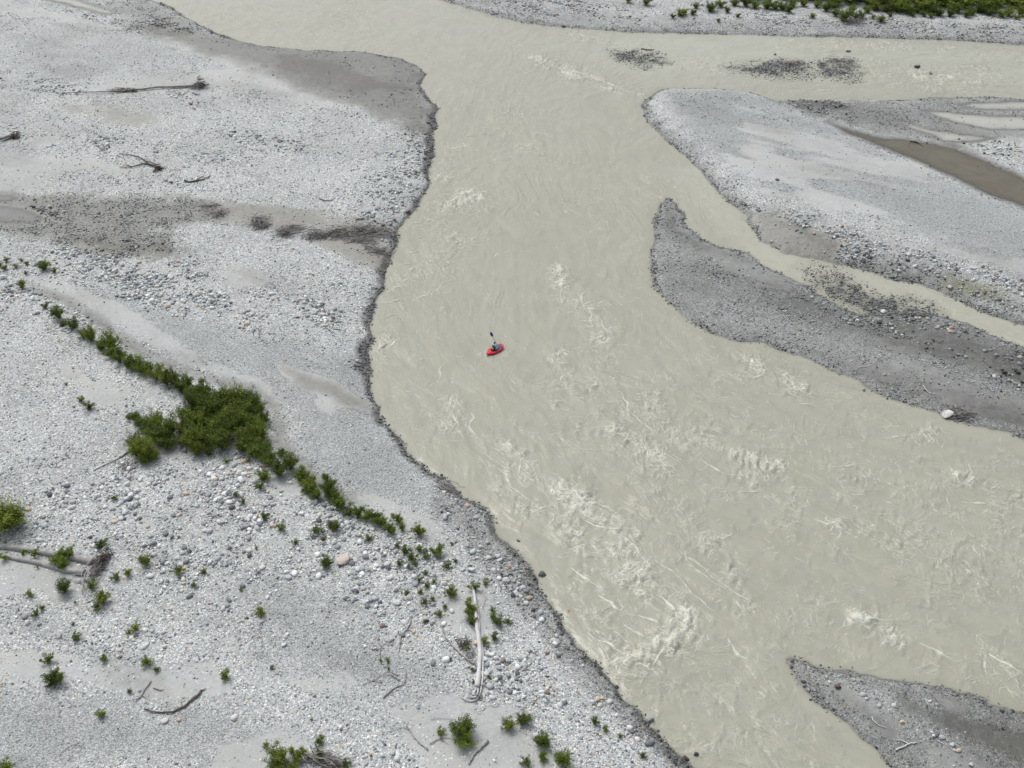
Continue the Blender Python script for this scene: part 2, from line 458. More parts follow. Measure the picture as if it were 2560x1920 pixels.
DITCH = W((60, 720), (100, 737), (171, 764), (233, 803), (292, 845), (334, 880), (389, 910), (447, 934), (500, 955), (560, 968), (620, 985), (665, 1010), (690, 1040), (705, 1075), (700, 1120),
          (730, 1160), (780, 1205), (840, 1245), (900, 1290))

# grid of the floor: rows along the valley axis, spread wider with distance
ty = np.concatenate([[-400, -120, -40, -5, 10, 18], 24 + (np.linspace(0, 1, 420) ** 1.25) * 190, [222, 232, 246, 265, 300, 360, 480, 700, 1100, 2000, 4000]])
tt = np.concatenate([[-30, -8, -3, -1.8, -1.3, -1.12], np.linspace(-1, 1, 480), [1.12, 1.3, 1.8, 3, 8, 30]])
def half(Y): return 24 + .46 * np.maximum(Y, 0)
TX = tt[None, :] * half(ty)[:, None]
TY = np.repeat(ty[:, None], len(tt), 1)

def floor_fields(X, Y):
    jit = fbm(X * .45, Y * .45, 3, 4) * 0.55 + fbm(X * 1.7, Y * 1.7, 5, 3) * .18
    sds = [sdist(p, X, Y) for p in (P_LEFT, P_FAR, P_A, P_B, P_C)]
    H = [0.95, 1.0, 1.15, .42, .50]
    L = [2.2, 2.0, 2.2, 2.5, 1.6]
    S = np.stack(sds)
    ident = S.argmax(0)
    dl = S.max(0) + jit
    Hh = np.choose(ident, H); Ll = np.choose(ident, L)
    h = np.where(dl > 0, Hh * (1 - np.exp(-np.maximum(dl, 0) / Ll)) + .02 * np.minimum(dl, .5), -.75 * (1 - np.exp(np.minimum(dl, 0) / 1.3)))
    inl = 1 - np.exp(-np.maximum(dl, 0) / 4)
    h = h + inl * (fbm(X * .06, Y * .06, 21, 3) * .22 + fbm(X * .35, Y * .35, 22, 3) * .06)
    shd = np.full(X.shape, -1e9)
    for q in SHOALS: shd = np.maximum(shd, sdist(q, X, Y))
    hs_ = np.where(shd > -2.5, -.14 + .13 * sstep(-2.6, 1.6, shd) + .13 * fbm(X * .8, Y * .8, 40, 3), -9)
    h = np.maximum(h, hs_)
    pid = np.full(X.shape, -1); pd = np.full(X.shape, -1e9)
    for i, q in enumerate(POOLS):
        s = sdist(q[0], X, Y) + .9 * jit
        pid = np.where(s > pd, i, pid); pd = np.maximum(pd, s)
    hp = np.where(pd > 0, -.13 * (1 - np.exp(-pd / .9)) - .004, .0 + .055 * -pd + .012 * (1 - np.exp(pd)))
    h = np.where(dl > 0, np.minimum(h, np.maximum(hp, -.25)), h)
    dd = seg_dist(DITCH, X, Y, False)
    h = h - .38 * np.exp(-(dd / 1.5) ** 2) * (ident == 0) * sstep(1.0, 4, dl)
    return dict(h=h, dl=dl, ident=ident, shd=shd, pd=pd, pid=pid, dd=dd)

FF = floor_fields(TX, TY)

# surface zones: polygon, channel, strength, feather in metres
ZONES = [
    # left bank: wet sand tongue by the upstream bend
    (W((300, 60), (350, 66), (486, 92), (641, 112), (860, 126), (1005, 144), (1068, 187), (1058, 214), (1095, 300), (1088, 342), (1037, 342), (986, 323), (928, 292), (860, 272), (739, 229), (661, 194), (544, 152), (389, 105)), dict(wet=.78, sand=.6, brown=.5), 1.8),
    (W((300, 8), (377, 0), (480, 58), (540, 88), (440, 92), (350, 70), (290, 40)), dict(wet=.55, coarse=.3), 3),
    (W((700, 150), (860, 180), (950, 215), (1020, 235), (900, 245), (780, 215), (690, 180)), dict(wet=.25, sand=.8), 2),
    # dry channel with a moist floor
    (W((-60, 482), (140, 490), (380, 508), (520, 522), (570, 548), (520, 575), (400, 592), (470, 640), (420, 662), (330, 655), (170, 612), (-60, 575)), dict(wet=.72, coarse=.5, brown=.5), 1.6),
    (W((170, 608), (300, 625), (420, 640), (440, 660), (300, 655), (200, 632)), dict(wet=.6, sand=.9, brown=1), 1.3),
    (W((500, 520), (640, 530), (820, 555), (960, 565), (985, 600), (930, 600), (700, 590), (560, 575)), dict(wet=.5, sand=.75, brown=1), 1.4),
    (W((770, 618), (860, 605), (950, 600), (986, 640), (975, 690), (930, 690), (870, 655), (800, 635)), dict(wet=.48, sand=1, brown=1), 1.0),
    (W((540, 700), (600, 680), (680, 712), (640, 735), (560, 725)), dict(sand=.8, wet=.12), 1.2),
    (W((706, 933), (760, 950), (840, 975), (922, 1015), (938, 1042), (880, 1030), (780, 992)), dict(wet=.6, sand=1, brown=1), .8),
    # pale silt
    (W((240, 238), (330, 213), (430, 203), (520, 188), (600, 183), (700, 215), (860, 274), (900, 292), (800, 282), (640, 238), (500, 236), (380, 246)), dict(sand=.95), 2.0),
    (W((0, 20), (60, 28), (140, 42), (60, 44), (0, 40)), dict(sand=1), 2),
    (W((150, 282), (290, 282), (400, 310), (350, 328), (250, 310)), dict(sand=.8, wet=.3, brown=1), 2),
    (W((40, 345), (120, 350), (190, 365), (90, 370)), dict(sand=.7, wet=.15), 2),
    (W((0, 380), (200, 375), (420, 400), (520, 430), (300, 460), (0, 450)), dict(sand=.42), 4),
    (W((760, 400), (900, 420), (960, 480), (850, 520), (760, 470)), dict(sand=.4), 3),
    (W((70, 700), (170, 720), (300, 780), (420, 860), (520, 925), (640, 960), (720, 1030), (690, 1020), (600, 975), (470, 925), (330, 850), (200, 775), (90, 730)), dict(sand=.95), .8),
    (W((160, 930), (230, 960), (300, 1010), (330, 1070), (240, 1030), (180, 980)), dict(sand=.9, wet=.08), 1.2),
    (W((330, 970), (440, 975), (450, 1040), (360, 1040)), dict(sand=.55), 1.2),
    (W((290, 1100), (440, 1120), (600, 1140), (560, 1160), (420, 1170), (300, 1150)), dict(sand=.6, wet=.18), 1.0),
    (W((-40, 1400), (110, 1425), (205, 1450), (215, 1500), (150, 1515), (60, 1500), (-40, 1540)), dict(sand=1), 1.0),
    (W((620, 1215), (760, 1210), (800, 1245), (740, 1275), (650, 1255)), dict(sand=.8), .9),
    (W((860, 1240), (960, 1260), (1060, 1310), (1140, 1370), (1100, 1390), (1000, 1350), (900, 1290)), dict(sand=.85), .9),
    (W((560, 1480), (700, 1470), (860, 1500), (900, 1560), (760, 1560), (620, 1520)), dict(sand=.3, fine=.6), 1.6),
    (W((0, 1660), (200, 1655), (420, 1690), (560, 1680), (520, 1760), (380, 1790), (200, 1730), (0, 1700)), dict(sand=.75), 1.3),
    (W((540, 1700), (700, 1690), (900, 1720), (1100, 1760), (1260, 1775), (1300, 1800), (1100, 1790), (800, 1760), (600, 1740)), dict(sand=.55), 1.3),
    (W((980, 1800), (1120, 1790), (1270, 1795), (1360, 1880), (1390, 1960), (1180, 1960), (1060, 1880)), dict(sand=.9), 1.1),
    (W((560, 1890), (700, 1865), (760, 1900), (700, 1960), (560, 1960)), dict(sand=.8), 1.1),
    (W((1180, 1470), (1230, 1480), (1250, 1600), (1190, 1620), (1100, 1600), (1090, 1520)), dict(sand=.7), .8),
    # cobble fields
    (W((160, 640), (320, 645), (470, 680), (560, 730), (520, 790), (400, 790), (300, 740), (200, 690)), dict(coarse=1.0), 2),
    (W((250, 1390), (480, 1330), (620, 1180), (860, 1290), (1080, 1400), (1150, 1560), (960, 1540), (700, 1470), (420, 1480)), dict(coarse=.95), 2.5),
    (W((560, 1150), (700, 1160), (900, 1290), (1000, 1380), (800, 1360), (640, 1220)), dict(coarse=.6), 1.5),
    (W((0, 1540), (250, 1500), (450, 1560), (480, 1650), (200, 1650), (0, 1640)), dict(coarse=.55), 2),
    (W((0, 1180), (250, 1180), (460, 1190), (600, 1200), (480, 1330), (250, 1370), (0, 1350)), dict(coarse=.55), 2.5),
    (W((1090, 1200), (1200, 1260), (1245, 1342), (1340, 1440), (1390, 1552), (1500, 1669), (1640, 1820), (1745, 1930), (1660, 1930), (1500, 1770), (1380, 1640), (1270, 1500), (1160, 1370), (1080, 1260)), dict(coarse=.95, wet=.50), 1.0),
    (W((1100, 1640), (1330, 1640), (1480, 1800), (1620, 1920), (1400, 1920), (1200, 1800), (1080, 1720)), dict(coarse=.35), 2),
    (W((1085, 330), (1075, 428), (1044, 508), (994, 583), (972, 670), (880, 600), (900, 500), (960, 400), (1000, 345)), dict(coarse=.65), 2.2),
    (W((940, 700), (925, 800), (850, 830), (760, 760), (820, 690)), dict(coarse=.4), 2.5),
    # fine gravel
    (W((200, 745), (330, 770), (560, 850), (780, 880), (915, 900), (935, 1020), (1000, 1110), (1080, 1210), (1100, 1290), (900, 1270), (760, 1180), (720, 1040), (640, 960), (460, 900), (300, 820)), dict(fine=.85), 2.2),
    (W((0, 1790), (300, 1780), (620, 1800), (700, 1870), (500, 1920), (0, 1960)), dict(fine=.85), 2),
    (W((700, 1540), (900, 1570), (1100, 1700), (1050, 1790), (800, 1740), (640, 1650)), dict(fine=.7), 2),
    (W((0, 60), (250, 70), (420, 130), (560, 190), (300, 200), (0, 240)), dict(fine=.35), 4),
    # right bar
    (W((1640, 235), (1760, 228), (1960, 262), (2120, 340), (2350, 440), (2560, 540), (2700, 600), (2700, 760), (2420, 640), (2100, 540), (1900, 480), (1740, 370)), dict(fine=.85), 3),
    (W((1602, 264), (1625, 270), (1660, 320), (1720, 370), (1790, 440), (1860, 500), (1900, 530), (1850, 530), (1780, 470), (1720, 400), (1650, 338)), dict(wet=.36, coarse=.5), 1.0),
    (W((1860, 520), (1960, 545), (2100, 590), (2300, 650), (2560, 720), (2720, 770), (2720, 900), (2560, 800), (2400, 735), (2200, 690), (2050, 640), (1950, 580)), dict(coarse=1.0, wet=.22), 1.6),
    (W((1875, 545), (1900, 540), (2000, 580), (2080, 620), (2100, 660), (2010, 655), (1940, 640), (1895, 610)), dict(wet=.5, sand=.95, brown=1), .9),
    (W((2090, 640), (2300, 680), (2560, 770), (2700, 830), (2560, 812), (2400, 750), (2250, 705), (2100, 668)), dict(wet=.45), 1.4),
    (W((2360, 705), (2430, 715), (2520, 745), (2500, 765), (2420, 745), (2360, 722)), dict(olive=.7), .8),
    (W((1940, 252), (2090, 253), (2300, 248), (2560, 246), (2800, 258), (2800, 460), (2560, 440), (2420, 370), (2330, 355), (2200, 340), (2080, 305), (2010, 285)), dict(wet=.55, sand=.35), 2.2),
    (W((1945, 253), (2010, 250), (2080, 258), (2120, 275), (2060, 285), (1990, 275)), dict(wet=.35, coarse=1), 1.2),
    (W((2060, 270), (2200, 268), (2300, 290), (2260, 320), (2180, 330), (2100, 300)), dict(coarse=.4, wet=.2), 2),
    (W((2340, 355), (2400, 365), (2480, 400), (2560, 445), (2700, 500), (2700, 540), (2560, 480), (2450, 430), (2360, 385)), dict(wet=.5, sand=1), 1.3),
    (W((2400, 352), (2500, 350), (2700, 365), (2700, 450), (2560, 430), (2480, 395)), dict(wet=-.9, coarse=.5, sand=-.3), 1.5),
    (W((2000, 500), (2060, 520), (2110, 560), (2080, 565), (2020, 530)), dict(sand=.8), 1.5),
    # mid bar
    (P_B, dict(wet=.64, fine=.3, coarse=.25), 1.0),
    (W((1672, 505), (1706, 545), (1720, 580), (1850, 640), (1980, 700), (1960, 730), (1850, 690), (1760, 650), (1690, 590), (1660, 540)), dict(sand=.75, wet=.02), 1.5),
    (W((1980, 700), (2100, 770), (2560, 880), (2700, 940), (2700, 1040), (2400, 900), (2100, 820), (1950, 760)), dict(wet=.08, coarse=.35), 3),
    # lower bar
    (P_C, dict(wet=.70, fine=.2), .8),
    (W((1985, 1645), (2100, 1700), (2200, 1740), (2300, 1800), (2420, 1880), (2480, 1960), (2350, 1960), (2260, 1860), (2150, 1770), (2050, 1700)), dict(coarse=.9, wet=-.22), .8),
    (W((2250, 1755), (2350, 1790), (2560, 1840), (2700, 1890), (2700, 1960), (2520, 1900), (2380, 1850), (2270, 1790)), dict(wet=.5, sand=1), .9),
    (W((2120, 1755), (2180, 1780), (2250, 1840), (2230, 1850), (2160, 1800)), dict(wet=.25, sand=1), .5),
    (W((2260, 1720), (2380, 1750), (2560, 1810), (2560, 1830), (2380, 1790)), dict(sand=.7), .7),
    # far bank
    (W((1103, 0), (1300, 55), (1600, 82), (2000, 92), (2560, 112), (2900, 140), (2900, 110), (2560, 78), (2200, 62), (1900, 58), (1600, 50), (1400, 35), (1250, 5)), dict(wet=.30, coarse=.5), 3),
    (W((1300, 0), (1500, 35), (1700, 40), (1600, 10), (1450, -10)), dict(wet=.15), 3),
]

def paint(X, Y, F):
    Z = {k: np.zeros(X.shape) for k in ('wet', 'sand', 'coarse', 'fine', 'olive', 'brown')}
    nz = fbm(X * .5, Y * .5, 61, 4)
    for poly, ch, fe in ZONES:
        x0, y0 = poly.min(0) - 6; x1, y1 = poly.max(0) + 6
        m = (X > x0) & (X < x1) & (Y > y0) & (Y < y1)
        if not m.any(): continue
        s = sdist(poly, X[m], Y[m]) + nz[m] * fe * 1.1
        k = sstep(-fe, fe, s)
        for n, v in ch.items():
            Z[n][m] = Z[n][m] + k * v
    dl, h = F['dl'], F['h']
    # sorting left by old floods: silt sheets, cobble lags and moist streaks drawn out down-valley
    ca_, sa_ = math.cos(math.radians(-28)), math.sin(math.radians(-28))
    U_, V_ = X * ca_ + Y * sa_, -X * sa_ + Y * ca_
    f1 = fbm(U_ * .035, V_ * .13, 501, 4); f2 = fbm(U_ * .045 + 40, V_ * .15, 511, 4); f3 = fbm(U_ * .06 - 30, V_ * .22, 521, 4)
    idn = F['ident']; dry = (idn <= 2) * sstep(1.5, 5, dl)
    Z['sand'] = Z['sand'] + dry * .75 * sstep(.12, .38, f1) * (1 - .8 * np.clip(Z['coarse'], 0, 1))
    Z['coarse'] = Z['coarse'] + dry * .55 * sstep(.14, .40, f2) * (1 - np.clip(Z['sand'], 0, 1)) * (1 - .5 * np.clip(Z['fine'], 0, 1))
    Z['wet'] = Z['wet'] + dry * .16 * sstep(.18, .42, f3) * (Z['wet'] < .2)
    moist = ((idn == 3) | (idn == 4)) * sstep(.6, 1.6, dl)
    Z['wet'] = Z['wet'] + moist * (.42 * f3 + .05); Z['sand'] = Z['sand'] + moist * .85 * sstep(.08, .34, f1 + .3 * f3)
    Z['coarse'] = Z['coarse'] + moist * .4 * sstep(.15, .4, f2)
    # the waterline: a dark wet rim, some of it ragged with height
    rw = np.clip(1 + 1.2 * fbm(X * .11, Y * .11, 64, 2), .4, 1.45) * np.choose(F['ident'], [1.15, .8, .9, .6, .8])
    rim = 1 - sstep(.30, 1.05, (dl + nz * .6) / rw)
    rimw = np.where(F['ident'] == 0, .93, np.where(F['ident'] == 1, .65, .78))
    Z['wet'] = np.maximum(Z['wet'], rim * rimw)
    Z['coarse'] = np.maximum(Z['coarse'], np.where(dl > -1.0, rim * np.choose(F['ident'], [1.0, .6, .8, .6, .85]), 0))
    Z['wet'] = np.maximum(Z['wet'], .85 * sstep(-1.2, -.1, F['pd']) * (dl > .5))
    Z['sand'] = np.maximum(Z['sand'], sstep(-1.0, 0, F['pd']) * .9 * (dl > .5))
    Z['wet'] = np.maximum(Z['wet'], .9 * sstep(-2.5, -.5, F['shd']))
    Z['coarse'] = np.maximum(Z['coarse'], 1.0 * sstep(-2.0, -.5, F['shd']))
    dk = np.exp(-(F['dd'] / .62) ** 2) * sstep(1, 4, dl) * (F['ident'] == 0) * np.clip(.75 + nz, 0, 1)
    Z['wet'] = np.maximum(Z['wet'], .95 * dk); Z['sand'] = np.maximum(Z['sand'], dk)
    for k in Z: Z[k] = np.clip(Z[k], 0, 1)
    return Z

ZN = paint(TX, TY, FF)

NR, NC = TX.shape
def grid_faces(nr, nc):
    i = np.arange(nr * nc).reshape(nr, nc)
    return np.stack([i[:-1, :-1], i[:-1, 1:], i[1:, 1:], i[1:, :-1]], -1).reshape(-1, 4)

def submesh(name, V, F, mask, mat, attrs):
    f = F[mask]
    used, inv = np.unique(f, return_inverse=True)
    return mesh_np(name, V[used], inv.reshape(f.shape), mat, True, {k: a[used] for k, a in attrs.items()})

GV = np.stack([TX, TY, FF['h']], -1).reshape(-1, 3)
GF = grid_faces(NR, NC)
GA = {k: ZN[k].ravel() for k in ('wet', 'sand', 'fine', 'olive', 'brown')}
vid = np.where(FF['dl'] > -1.2, FF['ident'], 5)
vid = np.where(FF['shd'] > -2.0, 6, vid)
fid = vid.ravel()[GF[:, 0]]
GROUND = {}
for i, (nm, lb) in enumerate([('gravel_bank', 'broad pale gravel bank filling the left of the view'),
                              ('far_bank', 'gravel bank beyond the river along the top edge'),
                              ('gravel_bar', 'pale gravel bar at the upper right with brown backwater'),
                              ('gravel_bar', 'dark moist pointed gravel bar at the middle right'),
                              ('gravel_bar', 'dark pointed gravel bar in the bottom right corner'),
                              ('riverbed', 'silty bed beneath the river'),
                              ('stony_shoal', 'dark stony shoals breaking the shallow water at the right')]):
    o = link(bpy.data.objects.new(nm, submesh(nm, GV, GF, fid == i, M_ground, GA)))
    GROUND[i] = tag(o, lb, kind='structure')

# look-up of the floor at any place (bilinear on the grid)
def lookup(arr, x, y):
    x = np.asarray(x, float); y = np.asarray(y, float)
    t = x / half(y)
    j = np.clip(np.searchsorted(ty, y) - 1, 0, NR - 2); i = np.clip(np.searchsorted(tt, t) - 1, 0, NC - 2)
    fy = (y - ty[j]) / (ty[j + 1] - ty[j]); fx = (t - tt[i]) / (tt[i + 1] - tt[i])
    return (arr[j, i] * (1 - fx) + arr[j, i + 1] * fx) * (1 - fy) + (arr[j + 1, i] * (1 - fx) + arr[j + 1, i + 1] * fx) * fy
def gz(x, y): return float(lookup(FF['h'], x, y))
def on(px, py):
    """pixel -> point on the terrain (two fixed-point steps)"""
    z = 0.5
    for _ in range(4):
        p = at(px, py, z); z = gz(p[0], p[1])
    return Vector((p[0], p[1], z))

# ------------------------------------------------------------------ the river surface
wy = np.concatenate([[-400, -100, -20, 8], 20 + (np.linspace(0, 1, 640) ** 1.35) * 196, [225, 245, 280, 360, 600]])
wt = np.concatenate([[-30, -6, -2, -1.3], np.linspace(-1, 1, 860), [1.3, 2, 6, 30]])
WX = wt[None, :] * half(wy)[:, None]
WY = np.repeat(wy[:, None], len(wt), 1)
w_h = lookup(FF['h'], WX, WY)
w_depth = -w_h
w_dl = lookup(FF['dl'], WX, WY)
w_pd = lookup(FF['pd'], WX, WY)
w_shd = lookup(np.maximum(FF['shd'], -50), WX, WY)

FLOW = [(600, 40, 800, 90), (900, 60, 1040, 130), (1000, 100, 1130, 200), (1150, 250, 1180, 400), (2500, 200, 2300, 205), (1900, 110, 1700, 102), (2400, 140, 2200, 135),
        (1700, 200, 1530, 205), (1500, 180, 1350, 260), (1450, 300, 1420, 450), (1200, 450, 1150, 600), (1450, 550, 1440, 700), (1100, 700, 1080, 850), (1050, 900, 1080, 1050), (1400, 850, 1480, 1000),
        (1250, 1050, 1400, 1200), (1600, 950, 1750, 1050), (1450, 1300, 1600, 1450), (2000, 1050, 2200, 1110), (2000, 1350, 2200, 1420), (1750, 1600, 1900, 1750),
        (2400, 1600, 2550, 1660), (2400, 1250, 2560, 1290), (1500, 1650, 1650, 1800), (1700, 420, 1760, 520), (1850, 600, 1950, 670), (2200, 720, 2400, 790)]
fx_ = np.zeros(WX.shape); fy_ = np.zeros(WX.shape)
for a, b, c, d in FLOW:
    p, q = at(a, b), at(c, d); v = (q - p)[:2]; v = v / np.linalg.norm(v); m = (p + q) / 2
    w = 1 / ((WX - m[0]) ** 2 + (WY - m[1]) ** 2 + 30) ** 1.5
    fx_ += w * v[0]; fy_ += w * v[1]
# turn the flow by a slow noise: eddies
ang = np.arctan2(fy_, fx_) + fbm(WX * .16, WY * .16, 71, 2) * .9
FX, FY = np.cos(ang), np.sin(ang)

RAPIDS = [([(1030, 450), (1150, 380), (1260, 340)], 3.5, .55), ([(1090, 445), (1130, 430)], 3, .7), ([(1110, 515), (1180, 490)], 2.2, 1.1), ([(1060, 565), (1180, 600)], 3, .6),
          ([(990, 710), (1080, 670), (1120, 640)], 2.6, .8), ([(950, 870), (990, 850)], 2, .75), ([(1250, 290), (1320, 400)], 6, .4), ([(1180, 615), (1180, 605)], 1.2, .9),
          ([(1340, 150), (1430, 185), (1520, 210), (1590, 240)], 2.6, .95), ([(2230, 175), (2330, 200), (2450, 190)], 5, .85), ([(2250, 215), (2400, 225)], 3, .6), ([(1950, 110), (2120, 112), (2360, 118)], 4, .6), ([(2460, 140), (2560, 150)], 5, .5),
          ([(1450, 85), (1560, 118), (1600, 120)], 3, .6), ([(1740, 165), (1830, 170)], 4, .6), ([(500, 20), (800, 60), (950, 90)], 10, .25),
          ([(1395, 670), (1410, 740)], 1.3, .9), ([(1440, 740), (1480, 800), (1510, 850)], 1.8, .85), ([(1430, 890), (1450, 950), (1480, 975)], 2.2, .9), ([(1380, 885), (1400, 890)], 1.3, .7),
          ([(1530, 1080), (1560, 1090)], 1.6, 1.2), ([(1610, 1120), (1640, 1130)], 1.6, 1.1), ([(1600, 960), (1660, 1050), (1700, 1100)], 2.5, .7),
          ([(1130, 1000), (1125, 1070)], 1.3, .7), ([(1230, 1105), (1290, 1130), (1310, 1190)], 1.4, .85), ([(1250, 1170), (1290, 1240), (1330, 1260)], 1.6, .8),
          ([(1420, 1225), (1470, 1275), (1560, 1340)], 2.2, 1.0), ([(1470, 1330), (1500, 1430), (1560, 1480)], 3.2, 1.0), ([(1600, 1430), (1690, 1520), (1680, 1570)], 2.2, 1.15), ([(1560, 1340), (1650, 1400)], 3, .7),
          ([(1660, 1610), (1630, 1660), (1640, 1690)], 1.5, 1.25), ([(1530, 1600), (1560, 1640)], 1.5, .9), ([(1600, 1740), (1580, 1780)], 1.4, .5),
          ([(1800, 1150), (2000, 1250)], 12, .42), ([(2100, 1250), (2400, 1350)], 13, .40), ([(1700, 1350), (1900, 1500)], 8, .35), ([(2300, 1500), (2560, 1650)], 8, .3), ([(1500, 1000), (1650, 1150)], 8, .45),
          ([(2140, 1545), (2170, 1552)], .9, 1.1), ([(2230, 1580), (2235, 1600)], .9, 1.0), ([(2480, 1640), (2560, 1690)], 1.3, 1.0), ([(1870, 905), (1890, 930)], 1.6, .9), ([(1950, 940), (2000, 980)], 1.5, .8),
          ([(1930, 1165), (1960, 1175)], 1.3, 1.0), ([(1840, 1130), (1890, 1150)], 1.2, .9), ([(2060, 1305), (2095, 1308)], 1., .95), ([(2280, 1090), (2320, 1080)], 1.6, .8), ([(2390, 1180), (2420, 1210)], 1.6, .9),
          ([(2490, 1230), (2560, 1260)], 2, .8), ([(1780, 1352), (1800, 1350)], 1.2, .9), ([(1890, 1840), (1740, 1870)], .8, .4), ([(1820, 1430), (1900, 1520), (2010, 1560)], 1.5, .6)]
rap = np.zeros(WX.shape)
for pl, r, s in RAPIDS:
    P = W(*pl)
    lo, hi = P.min(0) - 3 * r, P.max(0) + 3 * r
    m = (WX > lo[0]) & (WX < hi[0]) & (WY > lo[1]) & (WY < hi[1])
    d = seg_dist(P, WX[m], WY[m], False)
    rap[m] = np.maximum(rap[m], s * np.exp(-(d / r) ** 2 * 1.1))
rap = rap * np.clip(.78 + 1.5 * fbm(WX * .45, WY * .45, 77, 3), .30, 1.25)
for _px, _py in ((1208, 886), (1262, 884)):           # wake and paddle splash
    _q = at(_px, _py); rap = np.maximum(rap, .8 * np.exp(-((WX - _q[0]) ** 2 + (WY - _q[1]) ** 2) / .35))
inst = sstep(.05, .5, w_depth) * (w_pd < -1)             # where the stream really runs
wz = (fbm(WX * .22, WY * .22, 81, 3) * .06 + fbm(WX * .8, WY * .8, 84, 3) * .035 * (1 + rap)) * inst
foam = np.zeros(WX.shape)
# streaks drawn out along the flow
def lic(scale, steps, dl_, seed):
    out = np.zeros(WX.shape); x, y = WX.copy(), WY.copy()
    for sgn in (1, -1):
        x, y = WX.copy(), WY.copy()
        for k in range(steps):
            out += vnoise(x * scale, y * scale, seed)
            x += FX * dl_ * sgn; y += FY * dl_ * sgn
    out /= 2 * steps
    m = out[inst > .5]
    return (out - m.mean()) / m.std()
L1 = lic(3.4, 7, .16, 91); L2 = lic(1.3, 7, .4, 95); L3 = lic(6.0, 5, .1, 99)
tone = np.clip(L2 * .40 + L1 * .10, -1, 1)
ridge = np.maximum(L1, 0) ** 1.5
wz += inst * (L1 * .012 + L2 * .02) * (.6 + rap)
foam += inst * .04 * sstep(1.5, 2.7, L1 + .7 * rap + .25 * L2)

# breaking crests, one by one
def crests(n, weight, seed):
    global wz
    r = np.random.default_rng(seed)
    rows, cols = WX.shape
    wgt = (weight * np.maximum(np.gradient(WX, axis=1), 1e-6) * np.maximum(np.gradient(WY, axis=0), 1e-6)).ravel()
    wgt[(inst.ravel() < .6)] = 0
    vis = ((np.abs(wt) <= .99)[None, :] & ((wy > 22) & (wy < 215))[:, None]).ravel()
    wgt = wgt * vis; wgt /= wgt.sum()
    pick = r.choice(rows * cols, n, p=wgt)
    for q in pick:
        jr, jc = divmod(int(q), cols)
        x0, y0 = WX[jr, jc], WY[jr, jc]
        s = rap[jr, jc]
        Lc = r.uniform(.25, .75) * (1 + 1.3 * s * r.random())
        wd = r.uniform(.10, .17) * (1 + .5 * s)
        A = r.uniform(.02, .045) * (1 + 1.3 * s)
        a0 = ang[jr, jc] + r.normal(0, .55) + (math.pi / 2 if r.random() < .28 else 0)
        ca, sa = math.cos(a0), math.sin(a0)
        R = 2.2 * Lc + .3
        j0, j1 = np.searchsorted(wy, [y0 - R, y0 + R]); hw = half(wy[jr])
        i0, i1 = np.searchsorted(wt, [(x0 - R) / hw, (x0 + R) / hw])
        if j1 - j0 < 2 or i1 - i0 < 2: continue
        dx = WX[j0:j1, i0:i1] - x0; dy = WY[j0:j1, i0:i1] - y0
        b = dx * ca + dy * sa; a = -dx * sa + dy * ca
        ph = r.uniform(0, 6.28, 3)
        b = b + r.uniform(-.2, .55) / Lc * a * a + .10 * np.sin(a * 5 / Lc * .5 + ph[0]) * Lc + .045 * np.sin(a * 9 + ph[1])
        env = np.exp(-(a / Lc) ** 2 * 1.2)
        front = np.exp(-(b / (wd * .45)) ** 2); back = np.exp(-(b / (wd * 1.6)) ** 2)
        prof = np.where(b > 0, front, back)
        wz[j0:j1, i0:i1] += A * env * prof - A * .35 * env * np.exp(-((b - wd * 1.1) / wd) ** 2)
        fo = env * np.where(b > 0, np.exp(-(b / (wd * .5)) ** 2), np.exp(-(b / (wd * (.5 + 1.1 * s))) ** 2)) * (.14 + .42 * s) * r.uniform(.4, 1.1)
        sub = foam[j0:j1, i0:i1]; np.maximum(sub, fo, out=sub)
crests(3800, .10 + rap * .5, 5)
crests(1100, rap ** 2, 6)
wz *= sstep(.03, .35, w_depth)
foam = np.clip(foam, 0, 1.1) * sstep(.08, .3, w_depth)
foam += .06 * np.clip(rap - .6, 0, 1) * sstep(.2, 1.2, L2 + L1 * .5) * inst
tone = np.clip(tone * (.5 + .5 * inst), -1, 1)
WV = np.stack([WX, WY, wz], -1).reshape(-1, 3)
WF = grid_faces(*WX.shape)
